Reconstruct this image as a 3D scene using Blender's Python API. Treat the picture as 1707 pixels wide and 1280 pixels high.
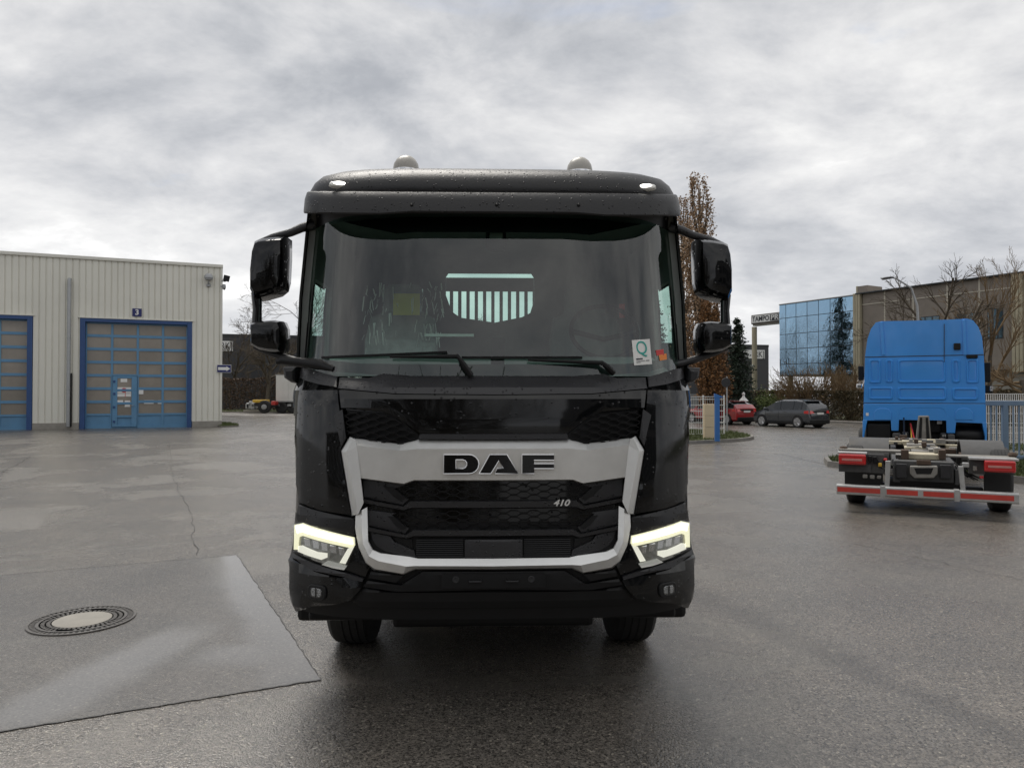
import bpy, bmesh, math, random
from mathutils import Vector, Matrix, noise
R = math.radians
for o in list(bpy.data.objects): bpy.data.objects.remove(o)
sc = bpy.context.scene
C = sc.collection
# ------------------------------------------------------------------ camera, sky, sun, exposure
FPX, CX, CY = 1219.0, 853.5, 640.0
CAMH, PITCH = 1.85, R(0.80)
cam = bpy.data.cameras.new('camera'); camo = bpy.data.objects.new('camera', cam); C.objects.link(camo)
cam.sensor_width = 36.0; cam.lens = 36.0*FPX/1707.0; cam.clip_start = .05; cam.clip_end = 4000
camo.location = (0, 0, CAMH); camo.rotation_euler = (R(90)+PITCH, 0, 0)
sc.camera = camo
SUN_EL, SUN_AZ = R(62), R(-25)          # azimuth measured from +Y towards +X
w = bpy.data.worlds.new('World'); sc.world = w; w.use_nodes = True
def world():
    nt = w.node_tree; nt.nodes.clear(); N = nt.nodes.new; L = nt.links.new
    out = N('ShaderNodeOutputWorld'); bg = N('ShaderNodeBackground'); L(bg.outputs[0], out.inputs[0])
    sky = N('ShaderNodeTexSky'); sky.sky_type = 'NISHITA'; sky.sun_disc = False
    sky.sun_elevation = SUN_EL; sky.sun_rotation = SUN_AZ; sky.air_density = 1.0; sky.dust_density = 1.5
    tc = N('ShaderNodeTexCoord'); sep = N('ShaderNodeSeparateXYZ'); L(tc.outputs['Generated'], sep.inputs[0])
    def m(op, a, b=None, clamp=False):
        n = N('ShaderNodeMath'); n.operation = op; n.use_clamp = clamp
        for i, v in enumerate((a, b)):
            if v is None: continue
            if isinstance(v, (int, float)): n.inputs[i].default_value = v
            else: L(v, n.inputs[i])
        return n.outputs[0]
    zc = m('MAXIMUM', sep.outputs[2], 0.0)
    den = m('ADD', zc, .30)
    u = m('DIVIDE', sep.outputs[0], den); v = m('DIVIDE', sep.outputs[1], den)
    cmb = N('ShaderNodeCombineXYZ'); L(u, cmb.inputs[0]); L(v, cmb.inputs[1]); cmb.inputs[2].default_value = 3.7
    def nz(scale, det, rough, dist, off=0):
        mp = N('ShaderNodeMapping'); L(cmb.outputs[0], mp.inputs[0]); mp.inputs['Location'].default_value = (off, off*.7, off*1.3)
        mp.inputs['Rotation'].default_value = (0, 0, R(12)); mp.inputs['Scale'].default_value = (.9, 1.1, 1)
        n = N('ShaderNodeTexNoise'); L(mp.outputs[0], n.inputs['Vector'])
        n.inputs['Scale'].default_value = scale; n.inputs['Detail'].default_value = det
        n.inputs['Roughness'].default_value = rough; n.inputs['Distortion'].default_value = dist
        return n.outputs[0]
    big = nz(.85, 8, .56, .15, 4.2); mid = nz(2.7, 10, .61, .2, 9.0); gap = nz(1.1, 6, .6, .5, 21.0)
    d = m('ADD', m('MULTIPLY', big, .6), m('MULTIPLY', mid, .4))
    cr = N('ShaderNodeValToRGB'); L(d, cr.inputs[0])
    e = cr.color_ramp.elements
    e[0].position = .37; e[0].color = (.19, .20, .222, 1)
    e[1].position = .66; e[1].color = (.74, .735, .72, 1)
    for p, c in ((.43, (.235, .245, .265)), (.475, (.305, .312, .328)), (.52, (.385, .387, .395)), (.58, (.49, .488, .485))):
        x = e.new(p); x.color = (*c, 1)
    # overcast: paler towards the horizon, same all round
    hz = m('POWER', m('SUBTRACT', 1.0, zc, True), 5.0)
    mix = N('ShaderNodeMix'); mix.data_type = 'RGBA'; L(m('MULTIPLY', hz, .6), mix.inputs['Factor'])
    L(cr.outputs[0], mix.inputs[6]); mix.inputs[7].default_value = (.43, .44, .46, 1)
    # thin breaks where the blue sky shows
    g = N('ShaderNodeMapRange'); L(gap, g.inputs[0]); g.inputs[1].default_value = .60; g.inputs[2].default_value = .72
    g.inputs[4].default_value = .55
    sk = N('ShaderNodeMix'); sk.data_type = 'RGBA'; sk.blend_type = 'MULTIPLY'; sk.inputs['Factor'].default_value = 1
    L(sky.outputs[0], sk.inputs[6]); sk.inputs[7].default_value = (.07, .07, .07, 1)
    m2 = N('ShaderNodeMix'); m2.data_type = 'RGBA'; L(g.outputs[0], m2.inputs['Factor'])
    L(mix.outputs[2], m2.inputs[6]); L(sk.outputs[2], m2.inputs[7])
    L(m2.outputs[2], bg.inputs[0]); bg.inputs[1].default_value = 1.08
world()
sd = bpy.data.lights.new('sun', 'SUN'); sd.energy = 1.5; sd.angle = R(32); sd.color = (1, .95, .88)
so = bpy.data.objects.new('sun', sd); C.objects.link(so)
_d = Vector((math.sin(SUN_AZ)*math.cos(SUN_EL), math.cos(SUN_AZ)*math.cos(SUN_EL), math.sin(SUN_EL)))
so.rotation_euler = _d.to_track_quat('Z', 'Y').to_euler(); so.location = (0, 0, 40)
vs = sc.view_settings; vs.view_transform = 'Standard'; vs.look = 'None'; vs.exposure = 0.82; vs.gamma = 1.0
sc.cycles.max_bounces = 10; sc.cycles.transparent_max_bounces = 16
sc.cycles.caustics_reflective = False; sc.cycles.caustics_refractive = False
sc.cycles.use_denoising = True; sc.cycles.sample_clamp_indirect = 6

# ------------------------------------------------------------------ helpers
def ray(px, py):
    u = (px-CX)/FPX; v = (CY-py)/FPX; c, s = math.cos(PITCH), math.sin(PITCH)
    return Vector((u, c-v*s, s+v*c))
def at(px, py, Y):
    d = ray(px, py); return Vector((0, 0, CAMH)) + d*(Y/d.y)
def sstep(t): t = max(0., min(1., t)); return t*t*(3-2*t)
def gz(x, y): return .32*sstep((y-12)/18)*sstep((-x-3)/7)
def gnd(px, py, z=0.):
    d = ray(px, py); return Vector((0, 0, CAMH)) + d*((z-CAMH)/d.z)

MATS = {}
def mat(name, col, rough=.5, metal=0., var=.12, scale=6., bump=0., bscale=None, coat=0., spec=.5, dirt=0., emit=None, estr=0., rvar=.08, objvar=0., drops=0.):
    if name in MATS: return MATS[name]
    m = bpy.data.materials.new(name); m.use_nodes = True; nt = m.node_tree; N = nt.nodes.new; L = nt.links.new
    b = nt.nodes['Principled BSDF']; b.inputs['Metallic'].default_value = metal
    b.inputs['Roughness'].default_value = rough; b.inputs['Coat Weight'].default_value = coat
    b.inputs['Coat Roughness'].default_value = .04; b.inputs['Specular IOR Level'].default_value = spec
    b.inputs['Base Color'].default_value = (*col, 1)
    if var or rvar or bump or dirt:
        tc = N('ShaderNodeTexCoord'); n = N('ShaderNodeTexNoise'); L(tc.outputs['Object'], n.inputs['Vector'])
        n.inputs['Scale'].default_value = scale; n.inputs['Detail'].default_value = 5; n.inputs['Roughness'].default_value = .62
        if var:
            r = N('ShaderNodeMapRange'); L(n.outputs[0], r.inputs[0]); r.inputs[1].default_value = .25; r.inputs[2].default_value = .75
            r.inputs[3].default_value = 1-var; r.inputs[4].default_value = 1+var
            x = N('ShaderNodeMix'); x.data_type = 'RGBA'; x.blend_type = 'MULTIPLY'; x.inputs['Factor'].default_value = 1
            x.inputs[6].default_value = (*col, 1); L(r.outputs[0], x.inputs[7]); src = x.outputs[2]
            if dirt:
                n2 = N('ShaderNodeTexNoise'); L(tc.outputs['Object'], n2.inputs['Vector']); n2.inputs['Scale'].default_value = scale*.35; n2.inputs['Detail'].default_value = 8
                r2 = N('ShaderNodeMapRange'); L(n2.outputs[0], r2.inputs[0]); r2.inputs[1].default_value = .5; r2.inputs[2].default_value = .75; r2.inputs[4].default_value = dirt
                y = N('ShaderNodeMix'); y.data_type = 'RGBA'; L(r2.outputs[0], y.inputs['Factor']); L(src, y.inputs[6]); y.inputs[7].default_value = (.10, .085, .065, 1); src = y.outputs[2]
            if objvar:
                oi = N('ShaderNodeObjectInfo'); ro_ = N('ShaderNodeMapRange'); L(oi.outputs['Random'], ro_.inputs[0]); ro_.inputs[3].default_value = 1-objvar; ro_.inputs[4].default_value = 1+objvar
                z_ = N('ShaderNodeMix'); z_.data_type = 'RGBA'; z_.blend_type = 'MULTIPLY'; z_.inputs['Factor'].default_value = 1; L(src, z_.inputs[6]); L(ro_.outputs[0], z_.inputs[7]); src = z_.outputs[2]
            L(src, b.inputs['Base Color'])
        if rvar:
            r3 = N('ShaderNodeMapRange'); L(n.outputs[0], r3.inputs[0]); r3.inputs[3].default_value = max(.02, rough-rvar); r3.inputs[4].default_value = min(1, rough+rvar)
            L(r3.outputs[0], b.inputs['Roughness'])
        if bump:
            n3 = N('ShaderNodeTexNoise'); L(tc.outputs['Object'], n3.inputs['Vector']); n3.inputs['Scale'].default_value = bscale or scale*8; n3.inputs['Detail'].default_value = 3
            bp = N('ShaderNodeBump'); bp.inputs['Strength'].default_value = bump; bp.inputs['Distance'].default_value = .01
            L(n3.outputs[0], bp.inputs['Height']); L(bp.outputs[0], b.inputs['Normal'])
        if drops:      # rain beads standing on the surface
            vo = N('ShaderNodeTexVoronoi'); L(tc.outputs['Object'], vo.inputs['Vector']); vo.inputs['Scale'].default_value = 55
            sp = N('ShaderNodeSeparateColor'); L(vo.outputs['Color'], sp.inputs[0]); k1 = N('ShaderNodeMapRange'); L(sp.outputs[0], k1.inputs[0]); k1.inputs[1].default_value = 1-drops; k1.inputs[2].default_value = 1-drops+.02
            k2 = N('ShaderNodeMapRange'); k2.interpolation_type = 'SMOOTHSTEP'; L(vo.outputs['Distance'], k2.inputs[0]); k2.inputs[1].default_value = .12; k2.inputs[2].default_value = .36; k2.inputs[3].default_value = 1; k2.inputs[4].default_value = 0
            k3 = N('ShaderNodeMath'); k3.operation = 'MULTIPLY'; L(k1.outputs[0], k3.inputs[0]); L(k2.outputs[0], k3.inputs[1])
            b2_ = N('ShaderNodeBump'); b2_.inputs['Strength'].default_value = 1; b2_.inputs['Distance'].default_value = .006; L(k3.outputs[0], b2_.inputs['Height'])
            if bump: L(bp.outputs[0], b2_.inputs['Normal'])
            L(b2_.outputs[0], b.inputs['Normal'])
    if emit:
        b.inputs['Emission Color'].default_value = (*emit, 1); b.inputs['Emission Strength'].default_value = estr
    MATS[name] = m; return m
def glassmat(name, tint, refl=.0, rough=.0, ior=1.5):
    """thin pane: see-through with a tint, Fresnel reflection on top"""
    if name in MATS: return MATS[name]
    m = bpy.data.materials.new(name); m.use_nodes = True; nt = m.node_tree; nt.nodes.clear(); N = nt.nodes.new; L = nt.links.new
    out = N('ShaderNodeOutputMaterial'); mx = N('ShaderNodeMixShader'); t = N('ShaderNodeBsdfTransparent'); g = N('ShaderNodeBsdfGlossy')
    t.inputs[0].default_value = (*tint, 1); g.inputs[0].default_value = (1, 1, 1, 1); g.inputs['Roughness'].default_value = rough
    f = N('ShaderNodeFresnel'); ge = N('ShaderNodeNewGeometry'); mi = N('ShaderNodeMapRange'); L(ge.outputs['Backfacing'], mi.inputs[0]); mi.inputs[3].default_value = ior; mi.inputs[4].default_value = 1/ior; L(mi.outputs[0], f.inputs[0])
    a = N('ShaderNodeMath'); a.operation = 'ADD'; a.use_clamp = True; L(f.outputs[0], a.inputs[0]); a.inputs[1].default_value = refl
    L(a.outputs[0], mx.inputs[0]); L(t.outputs[0], mx.inputs[1]); L(g.outputs[0], mx.inputs[2]); L(mx.outputs[0], out.inputs[0])
    MATS[name] = m; return m

class MB:
    def __init__(s): s.v = []; s.f = []
    def add(s, vs, fs):
        n = len(s.v); s.v += [tuple(p) for p in vs]; s.f += [tuple(i+n for i in f) for f in fs]; return s
    def box(s, x0, x1, y0, y1, z0, z1, M=None):
        vs = [Vector((x, y, z)) for z in (z0, z1) for y in (y0, y1) for x in (x0, x1)]
        if M: vs = [M @ p for p in vs]
        return s.add(vs, [(0, 2, 3, 1), (4, 5, 7, 6), (0, 1, 5, 4), (2, 6, 7, 3), (0, 4, 6, 2), (1, 3, 7, 5)])
    def tube(s, pts, r, n=8, cap=True):
        pts = [Vector(p) for p in pts]; k = len(pts)
        rs = r if isinstance(r, (list, tuple)) else [r]*k
        vs = []; prev = None
        for i, p in enumerate(pts):
            d = (pts[min(i+1, k-1)]-pts[max(i-1, 0)]).normalized()
            if prev is None:
                a = Vector((0, 0, 1)) if abs(d.z) < .9 else Vector((1, 0, 0)); e1 = d.cross(a).normalized()
            else:
                e1 = (prev-d*prev.dot(d)).normalized()
            prev = e1; e2 = d.cross(e1)
            vs += [p+(e1*math.cos(2*math.pi*j/n)+e2*math.sin(2*math.pi*j/n))*rs[i] for j in range(n)]
        fs = [(i*n+j, i*n+(j+1) % n, (i+1)*n+(j+1) % n, (i+1)*n+j) for i in range(k-1) for j in range(n)]
        if cap: fs += [tuple(range(n))[::-1], tuple((k-1)*n+j for j in range(n))]
        return s.add(vs, fs)
    def cyl(s, p0, p1, r, n=16, r1=None): return s.tube([p0, p1], [r, r if r1 is None else r1], n)
    def loft(s, rings, closed=True, cap0=True, cap1=True):
        n = len(rings[0]); vs = [p for r in rings for p in r]; m = n if closed else n-1
        fs = [(i*n+j, i*n+(j+1) % n, (i+1)*n+(j+1) % n, (i+1)*n+j) for i in range(len(rings)-1) for j in range(m)]
        if cap0: fs.append(tuple(range(n))[::-1])
        if cap1: fs.append(tuple((len(rings)-1)*n+j for j in range(n)))
        return s.add(vs, fs)
    def prism(s, poly, a, b, ax='y'):
        """poly 2-D outline extruded from a to b along ax"""
        def mk(p, t): return {'y': (p[0], t, p[1]), 'x': (t, p[0], p[1]), 'z': (p[0], p[1], t)}[ax]
        n = len(poly); vs = [mk(p, a) for p in poly]+[mk(p, b) for p in poly]
        fs = [(j, (j+1) % n, n+(j+1) % n, n+j) for j in range(n)]+[tuple(range(n))[::-1], tuple(n+j for j in range(n))]
        return s.add(vs, fs)
    def lathe(s, prof, c, axis='y', n=24, cap=True):
        """prof: (radius, offset along axis)"""
        rings = []
        for r, t in prof:
            ring = []
            for j in range(n):
                a = 2*math.pi*j/n; p, q = r*math.cos(a), r*math.sin(a)
                ring.append({'y': (c[0]+p, c[1]+t, c[2]+q), 'x': (c[0]+t, c[1]+p, c[2]+q), 'z': (c[0]+p, c[1]+q, c[2]+t)}[axis])
            rings.append(ring)
        return s.loft(rings, cap0=cap, cap1=cap)
    def build(s, name, m, parent=None, smooth=False, bevel=0., seg=2, ang=35):
        me = bpy.data.meshes.new(name); me.from_pydata(s.v, [], s.f); me.update()
        bm = bmesh.new(); bm.from_mesh(me); bmesh.ops.recalc_face_normals(bm, faces=bm.faces); bm.to_mesh(me); bm.free()
        return link(name, me, m, parent, smooth, bevel, seg, ang)
def link(name, me, m, parent=None, smooth=False, bevel=0., seg=2, ang=35):
    o = bpy.data.objects.new(name, me); C.objects.link(o); o.parent = parent
    if m is not None: me.materials.append(MATS[m] if isinstance(m, str) else m)
    if smooth:
        if smooth is True: me.shade_smooth()
        else: me.set_sharp_from_angle(angle=R(smooth)); [setattr(p, 'use_smooth', True) for p in me.polygons]
    if bevel:
        b = o.modifiers.new('bevel', 'BEVEL'); b.width = bevel; b.segments = seg; b.limit_method = 'ANGLE'; b.angle_limit = R(ang)
        b.harden_normals = False
    return o
def tag(o, label=None, cat=None, group=None, kind=None):
    for k, v in (('label', label), ('category', cat), ('group', group), ('kind', kind)):
        if v: o[k] = v
    return o
def thing(name, label, cat, loc=(0, 0, 0), rz=0., group=None):
    o = bpy.data.objects.new(name, None); C.objects.link(o); o.location = loc; o.rotation_euler = (0, 0, rz); o.empty_display_size = .2
    return tag(o, label, cat, group)
def copy_tree(o, parent=None):
    c = o.copy(); C.objects.link(c); c.parent = parent
    for ch in list(o.children): copy_tree(ch, c)
    return c
def box(name, m, parent, x0, x1, y0, y1, z0, z1, bevel=0., seg=2):
    return MB().box(x0, x1, y0, y1, z0, z1).build(name, m, parent, bevel=bevel, seg=seg)
def rrect(x0, x1, z0, z1, r, n=5):
    pts = []
    for cx, cz, a0 in ((x1-r, z1-r, 0), (x0+r, z1-r, 90), (x0+r, z0+r, 180), (x1-r, z0+r, 270)):
        for i in range(n): a = R(a0+90*i/(n-1)); pts.append((cx+r*math.cos(a), cz+r*math.sin(a)))
    return pts
def text_mesh(txt, size, depth=.004, bevel=0., shear=0., space=1.0, bold=0.):
    cu = bpy.data.curves.new('t', 'FONT'); cu.body = txt; cu.size = size; cu.extrude = depth; cu.bevel_depth = bevel; cu.shear = shear
    cu.align_x = 'CENTER'; cu.align_y = 'CENTER'; cu.space_character = space; cu.offset = bold; cu.resolution_u = 4
    o = bpy.data.objects.new('t', cu); C.objects.link(o); bpy.context.view_layer.update()
    me = bpy.data.meshes.new_from_object(o.evaluated_get(bpy.context.evaluated_depsgraph_get()))
    bpy.data.objects.remove(o); bpy.data.curves.remove(cu); return me
def text(name, txt, size, m, parent, loc, rot=(R(90), 0, 0), scale=(1, 1, 1), **k):
    me = text_mesh(txt, size, **k); o = link(name, me, m, parent); o.location = loc; o.rotation_euler = rot; o.scale = scale; return o

# ------------------------------------------------------------------ materials
mat('black_paint', (.0035, .0037, .004), .06, var=.1, coat=0., spec=.5, bump=.004, bscale=3, rvar=.03, drops=.10)
mat('black_plastic', (.007, .007, .0075), .45, var=.15, bump=.05, bscale=300, spec=.28)
mat('dark_plastic', (.022, .022, .024), .40, var=.12, scale=9, bump=.08, bscale=120, drops=.3)
mat('grille_black', (.006, .006, .0065), .40, var=.1, bump=.0, spec=.35)
mat('visor_grey', (.015, .015, .016), .40, var=.12, scale=8, bump=.10, bscale=70, spec=.4, drops=.3)
mat('silver', (.80, .80, .78), .34, metal=.6, var=.05, scale=12, bump=.02, bscale=150, rvar=.06)
mat('chrome', (.75, .75, .76), .08, metal=1., var=.03)
mat('fog_chrome', (.35, .35, .36), .2, metal=1., var=.3, scale=60, bump=.6, bscale=120)
mat('rubber', (.018, .018, .018), .75, var=.2, scale=14, bump=.2, bscale=60)
mat('galv_nut', (.30, .30, .30), .4, metal=.6, var=.1)
mat('steel_dark', (.03, .03, .032), .5, metal=.3, var=.2)
mat('pillar_trim', (.24, .25, .24), .7, var=.08)
mat('interior', (.15, .158, .155), .7, var=.12, bump=.1, bscale=90)
mat('dash_grey', (.26, .27, .265), .6, var=.1, bump=.1, bscale=90)
mat('interior_mid', (.22, .23, .225), .75, var=.12, bump=.1, bscale=60)
mat('lens_white', (.85, .85, .80), .12, var=.03, coat=.5)
mat('lens_lit', (.85, .85, .78), .15, var=.03, coat=.5, emit=(1., .97, .82), estr=.32)
mat('drl', (1, .98, .8), .3, var=0, rvar=0, emit=(1., .98, .80), estr=3.2)
mat('lamp_bowl', (.36, .36, .34), .22, metal=.7, var=.4, scale=30, bump=.3, bscale=40)
mat('drl_lens', (.75, .75, .55), .2, var=0, rvar=0, coat=.5, emit=(1., .96, .66), estr=.45)
mat('lamp_lit', (1, .98, .92), .3, var=0, rvar=0, emit=(1., .96, .88), estr=2.2)
mat('beacon_cap', (.42, .40, .36), .35, var=.1, scale=20, dirt=.25)
mat('seat_plastic', (.36, .37, .36), .14, var=.15, scale=12, bump=.6, bscale=22, coat=.6)
mat('paper_yellow', (.72, .60, .10), .6, var=.06)
mat('paper_white', (.75, .75, .72), .6, var=.05)
mat('teal_print', (.02, .33, .28), .5, var=.03)
mat('print_dark', (.02, .02, .03), .5, var=.03)
mat('sticker_red', (.55, .03, .03), .5, var=.05)
mat('sticker_orange', (.75, .22, .03), .5, var=.05)
mat('red_paint', (.42, .02, .015), .3, var=.08, coat=.6)
glassmat('windscreen_glass', (.64, .82, .75), refl=.034, ior=1.52)
glassmat('side_glass', (.78, .92, .88), ior=1.5)
glassmat('lamp_glass', (.93, .94, .93), ior=1.45)
# ------------------------------------------------------------------ black truck
TR_LOC = Vector(((823-CX)/FPX*4.05, 4.05, 0)); TR_ROT = R(1.7)
truck = thing('tipper_truck', 'large black day-cab truck with silver grille bars and lit daytime lamps', 'truck', TR_LOC, TR_ROT)
_Ri = Matrix.Rotation(-TR_ROT, 3, 'Z'); _To = _Ri @ (Vector((0, 0, CAMH))-TR_LOC)
def T(px, py, yl):
    d = _Ri @ ray(px, py); return _To + d*((yl-_To.y)/d.y)
def pw(z, tab):
    if z <= tab[0][0]: return tab[0][1]
    for (a, b), (c, d) in zip(tab, tab[1:]):
        if z <= c: return b+(d-b)*(z-a)/(c-a)
    return tab[-1][1]
PT = [(.45, .07), (.58, .0), (.75, -.035), (.92, -.02), (1.2, 0), (1.62, .02), (1.84, .042), (1.872, .055), (1.965, .17), (2.1, .18)]
WT = [(.5, 1.235), (.62, 1.262), (.85, 1.262), (.95, 1.245), (1.15, 1.232), (1.9, 1.228), (2.1, 1.20)]
def front(x, z):
    s = min(abs(x)/pw(z, WT), .9999); return pw(z, PT)+.5*(1-math.sqrt(1-s**4))
def wsy(x, z):
    s = min(abs(x)/(1.172-(z-1.97)*.03), .9999); return .165+(z-1.97)*.17+.40*(1-math.sqrt(1-s**4))
def onsurf(px, py, off, fn=front):
    """first hit of the photo ray with the curved front (nearest approach where it passes by)"""
    best = None; y0 = -.3; g0 = None; N_ = 90
    for i in range(N_+1):
        y = -.3+1.1*i/N_; p = T(px, py, y); g = y-(fn(p.x, p.z)+off)
        if best is None or g > best[0]: best = (g, y)
        if g >= 0:
            if g0 is None: break
            lo_, hi_ = y0, y
            for _ in range(18):
                m_ = (lo_+hi_)/2; q = T(px, py, m_)
                if m_ >= fn(q.x, q.z)+off: hi_ = m_
                else: lo_ = m_
            return T(px, py, hi_)
        y0, g0 = y, g
    return T(px, py, best[1])
def bend(name, pts, off, thick, m, parent, bev=.004, fn=front, step=.07, smooth=14):
    """outline pts (x, z) -> plate lying on the curved front"""
    bm = bmesh.new(); vs = [bm.verts.new((x, 0, z)) for x, z in pts]; f = bm.faces.new(vs)
    if bev: bmesh.ops.inset_region(bm, faces=[f], thickness=bev, depth=0, use_even_offset=True)
    lo, hi = min(p[0] for p in pts), max(p[0] for p in pts)
    cuts = []; x = -.98
    while x < .99: cuts.append(x); x += step
    cuts += [sg*q for sg in (-1, 1) for q in (1.03, 1.07, 1.1, 1.125, 1.148, 1.168, 1.185, 1.2, 1.212, 1.222, 1.232, 1.24, 1.25)]
    for x in cuts:
        if lo < x < hi: bmesh.ops.bisect_plane(bm, geom=bm.verts[:]+bm.edges[:]+bm.faces[:], plane_co=(x, 0, 0), plane_no=(1, 0, 0))
    zl, zh = min(p[1] for p in pts), max(p[1] for p in pts); z = zl+.04
    while z < zh:
        bmesh.ops.bisect_plane(bm, geom=bm.verts[:]+bm.edges[:]+bm.faces[:], plane_co=(0, 0, z), plane_no=(0, 0, 1)); z += .05
    bnd = set(v for e in bm.edges if e.is_boundary for v in e.verts)
    nrm = {}
    for v in bm.verts:
        x, z = v.co.x, v.co.z; f0 = fn(x, z); sl = (fn(x+.002, z)-fn(x-.002, z))/.004; sl = max(-5, min(5, sl)); q = math.sqrt(1+sl*sl)
        d = off+(bev if (bev and v in bnd) else 0); nv = Vector((-sl/q, 1/q, 0)); v.co = Vector((x, f0, z))+nv*d; nrm[v] = nv
    if thick:
        r = bmesh.ops.extrude_face_region(bm, geom=bm.faces[:])
        for g in r['geom']:
            if isinstance(g, bmesh.types.BMVert): g.co.y += thick
    bmesh.ops.recalc_face_normals(bm, faces=bm.faces)
    me = bpy.data.meshes.new(name); bm.to_mesh(me); bm.free()
    return link(name, me, m, parent, smooth)
def L2(pxs, off, fn=front): return [(p.x, p.z) for p in (onsurf(a, b, off, fn) for a, b in pxs)]
def side(name, pxs, off, thick, m, parent=truck, **k):
    """left-half outline in the photo, plus its mirror image"""
    pts = L2(pxs, off, k.get('fn', front)); a = bend(name, pts, off, thick, m, parent, **k)
    b = bend(name, [(-x, z) for x, z in pts][::-1], off, thick, m, parent, **k); return a, b
def mid(name, pxs, off, thick, m, parent=truck, **k):
    pts = L2(pxs, off, k.get('fn', front)); pts[0] = (0, pts[0][1]); pts[-1] = (0, pts[-1][1])
    return bend(name, pts+[(-x, z) for x, z in pts[::-1][1:-1]], off, thick, m, parent, **k)
def mirror_mb(mb):
    b = MB(); b.v = [(-x, y, z) for x, y, z in mb.v]; b.f = [f[::-1] for f in mb.f]; return b
def both(mb, name, m, parent=truck, **k):
    return mb.build(name, m, parent, **k), mirror_mb(mb).build(name, m, parent, **k)
def strip(rows, name, m, parent=truck, two=True, centre=False, **k):
    """rows of (px, py, off) stations -> faceted bar; rows share station count"""
    mb = MB(); n = len(rows[0]); V = [[onsurf(*q) for q in r] for r in rows]
    if centre:
        for r in V: r[0].x = 0.0
        V = [[Vector((-p.x, p.y, p.z)) for p in r[:0:-1]]+r for r in V]; n = len(V[0])
    mb.loft(V, closed=False, cap0=False, cap1=False)
    if centre or not two: return mb.build(name, m, parent, **k)
    return both(mb, name, m, parent, **k)

# --- cab shell (lofted rings in plan)
def plan(z, w, yf, dy, yb, n=30, e=4.):
    r = [(-w, yb, z), (-w, (yf+dy+yb)/2, z)]
    for i in range(n+1):
        t = -math.pi/2+math.pi*i/n; s = math.sin(t); x = w*math.copysign(abs(s)**(2/e), s)
        r.append((x, yf+dy*(1-math.sqrt(max(0, 1-(abs(x)/w)**4))), z))
    return r+[(w, (yf+dy+yb)/2, z), (w, yb, z)]
MB().loft([plan(z, pw(z, WT)-.02, pw(z, PT)+.04, .5, 1.95) for z in (1.14, 1.3, 1.5, 1.7, 1.8, 1.84, 1.9, 1.955)], closed=False, cap0=False, cap1=False).build('cab_shell', 'black_paint', truck, smooth=40)
MB().loft([plan(z, pw(z, WT)-.02, pw(z, PT)+.04, .5, .86) for z in (.60, .66, .75, .85, .95, 1.05, 1.14)], closed=False, cap0=True, cap1=False).build('bumper_shell', 'black_plastic', truck, smooth=40)
# --- corner panels, hood, grille surround
side('corner_panel', [(500, 618), (560, 627), (562, 650), (566, 690), (571, 735), (566, 752), (584, 856), (572, 857), (530, 850), (497, 838), (492.5, 800), (491.5, 700), (493, 640)], -.005, .03, 'black_paint', bev=.006)
side('corner_cap', [(497, 612), (520, 615), (562, 628), (561, 645), (530, 640), (500, 630)], -.012, .03, 'dark_plastic', bev=.006)
mid('cowl_panel', [(823, 627), (690, 627), (640, 622), (615, 630), (566, 629), (564, 647), (660, 656), (823, 657.5)], -.008, .03, 'dark_plastic', bev=.005)
mid('hood_panel', [(823, 659), (660, 657.5), (565, 649), (568, 680), (640, 686), (664, 697), (700, 722), (823, 722)], -.004, .03, 'black_paint', bev=.006)
mid('hood_lip', [(823, 723.5), (700, 723.5), (697, 732), (823, 732.5)], -.022, .05, 'dark_plastic', bev=.003)
side('side_trim', [(557, 692), (571, 682), (577, 730), (569, 745), (564, 720)], -.012, .03, 'dark_plastic', bev=.004)

def inpoly(x, z, poly):
    c = False; j = len(poly)-1
    for i in range(len(poly)):
        (a, b), (d, e) = poly[i], poly[j]
        if (b > z) != (e > z) and x < (d-a)*(z-b)/(e-b)+a: c = not c
        j = i
    return c
def lattice(name, poly, off, m='grille_black', P=.113, H=.0185, A=.0062, th=.0042, dp=.022):
    zs = [p[1] for p in poly]; xs = [p[0] for p in poly]; mb = MB(); j = 0; z0 = min(zs)
    while z0+j*H < max(zs):
        zc = z0+j*H; sg = 1 if j % 2 else -1; x = min(xs); prev = None
        while x <= max(xs):
            zz = zc+sg*A*max(-1, min(1, 2.0*math.cos(2*math.pi*x/P)))
            ok = inpoly(x, zz, poly); st = None
            if ok:
                y = front(x, zz)+off; st = len(mb.v); mb.v += [(x, y, zz-th), (x, y, zz), (x, y+dp, zz), (x, y+dp, zz-th)]
                if prev is not None: mb.f += [(prev, st, st+1, prev+1), (prev+1, st+1, st+2, prev+2), (prev, prev+3, st+3, st)]
            prev = st; x += P/16
        j += 1
    return mb.build(name, m, truck, smooth=40)
def mirrored(poly): return [(-x, z) for x, z in poly][::-1]
g1 = L2([(574, 683), (640, 688), (662, 697), (697, 725), (696, 733), (667, 740), (580, 729)], .02)
for pl in (g1, mirrored(g1)):
    bend('grille_backing', pl, .036, .01, 'grille_black', truck, bev=0); lattice('grille_mesh', pl, -.002)
def full(pxs, off=.02):
    p = L2(pxs, off); p[0] = (0, p[0][1]); p[-1] = (0, p[-1][1]); return p+[(-x, z) for x, z in p[::-1][1:-1]]
g2 = full([(823, 802), (690, 802), (672, 808), (656, 814), (680, 832), (823, 833)]); lattice('grille_mesh', g2, .025)
g3 = full([(823, 850), (700, 851), (655, 856), (680, 880), (823, 881)]); lattice('grille_mesh', g3, .025)
bend('grille_backing', full([(823, 795), (600, 790), (606, 850), (620, 900), (640, 925), (690, 935), (823, 936)]), .06, .01, 'grille_black', truck, bev=0)
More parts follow.
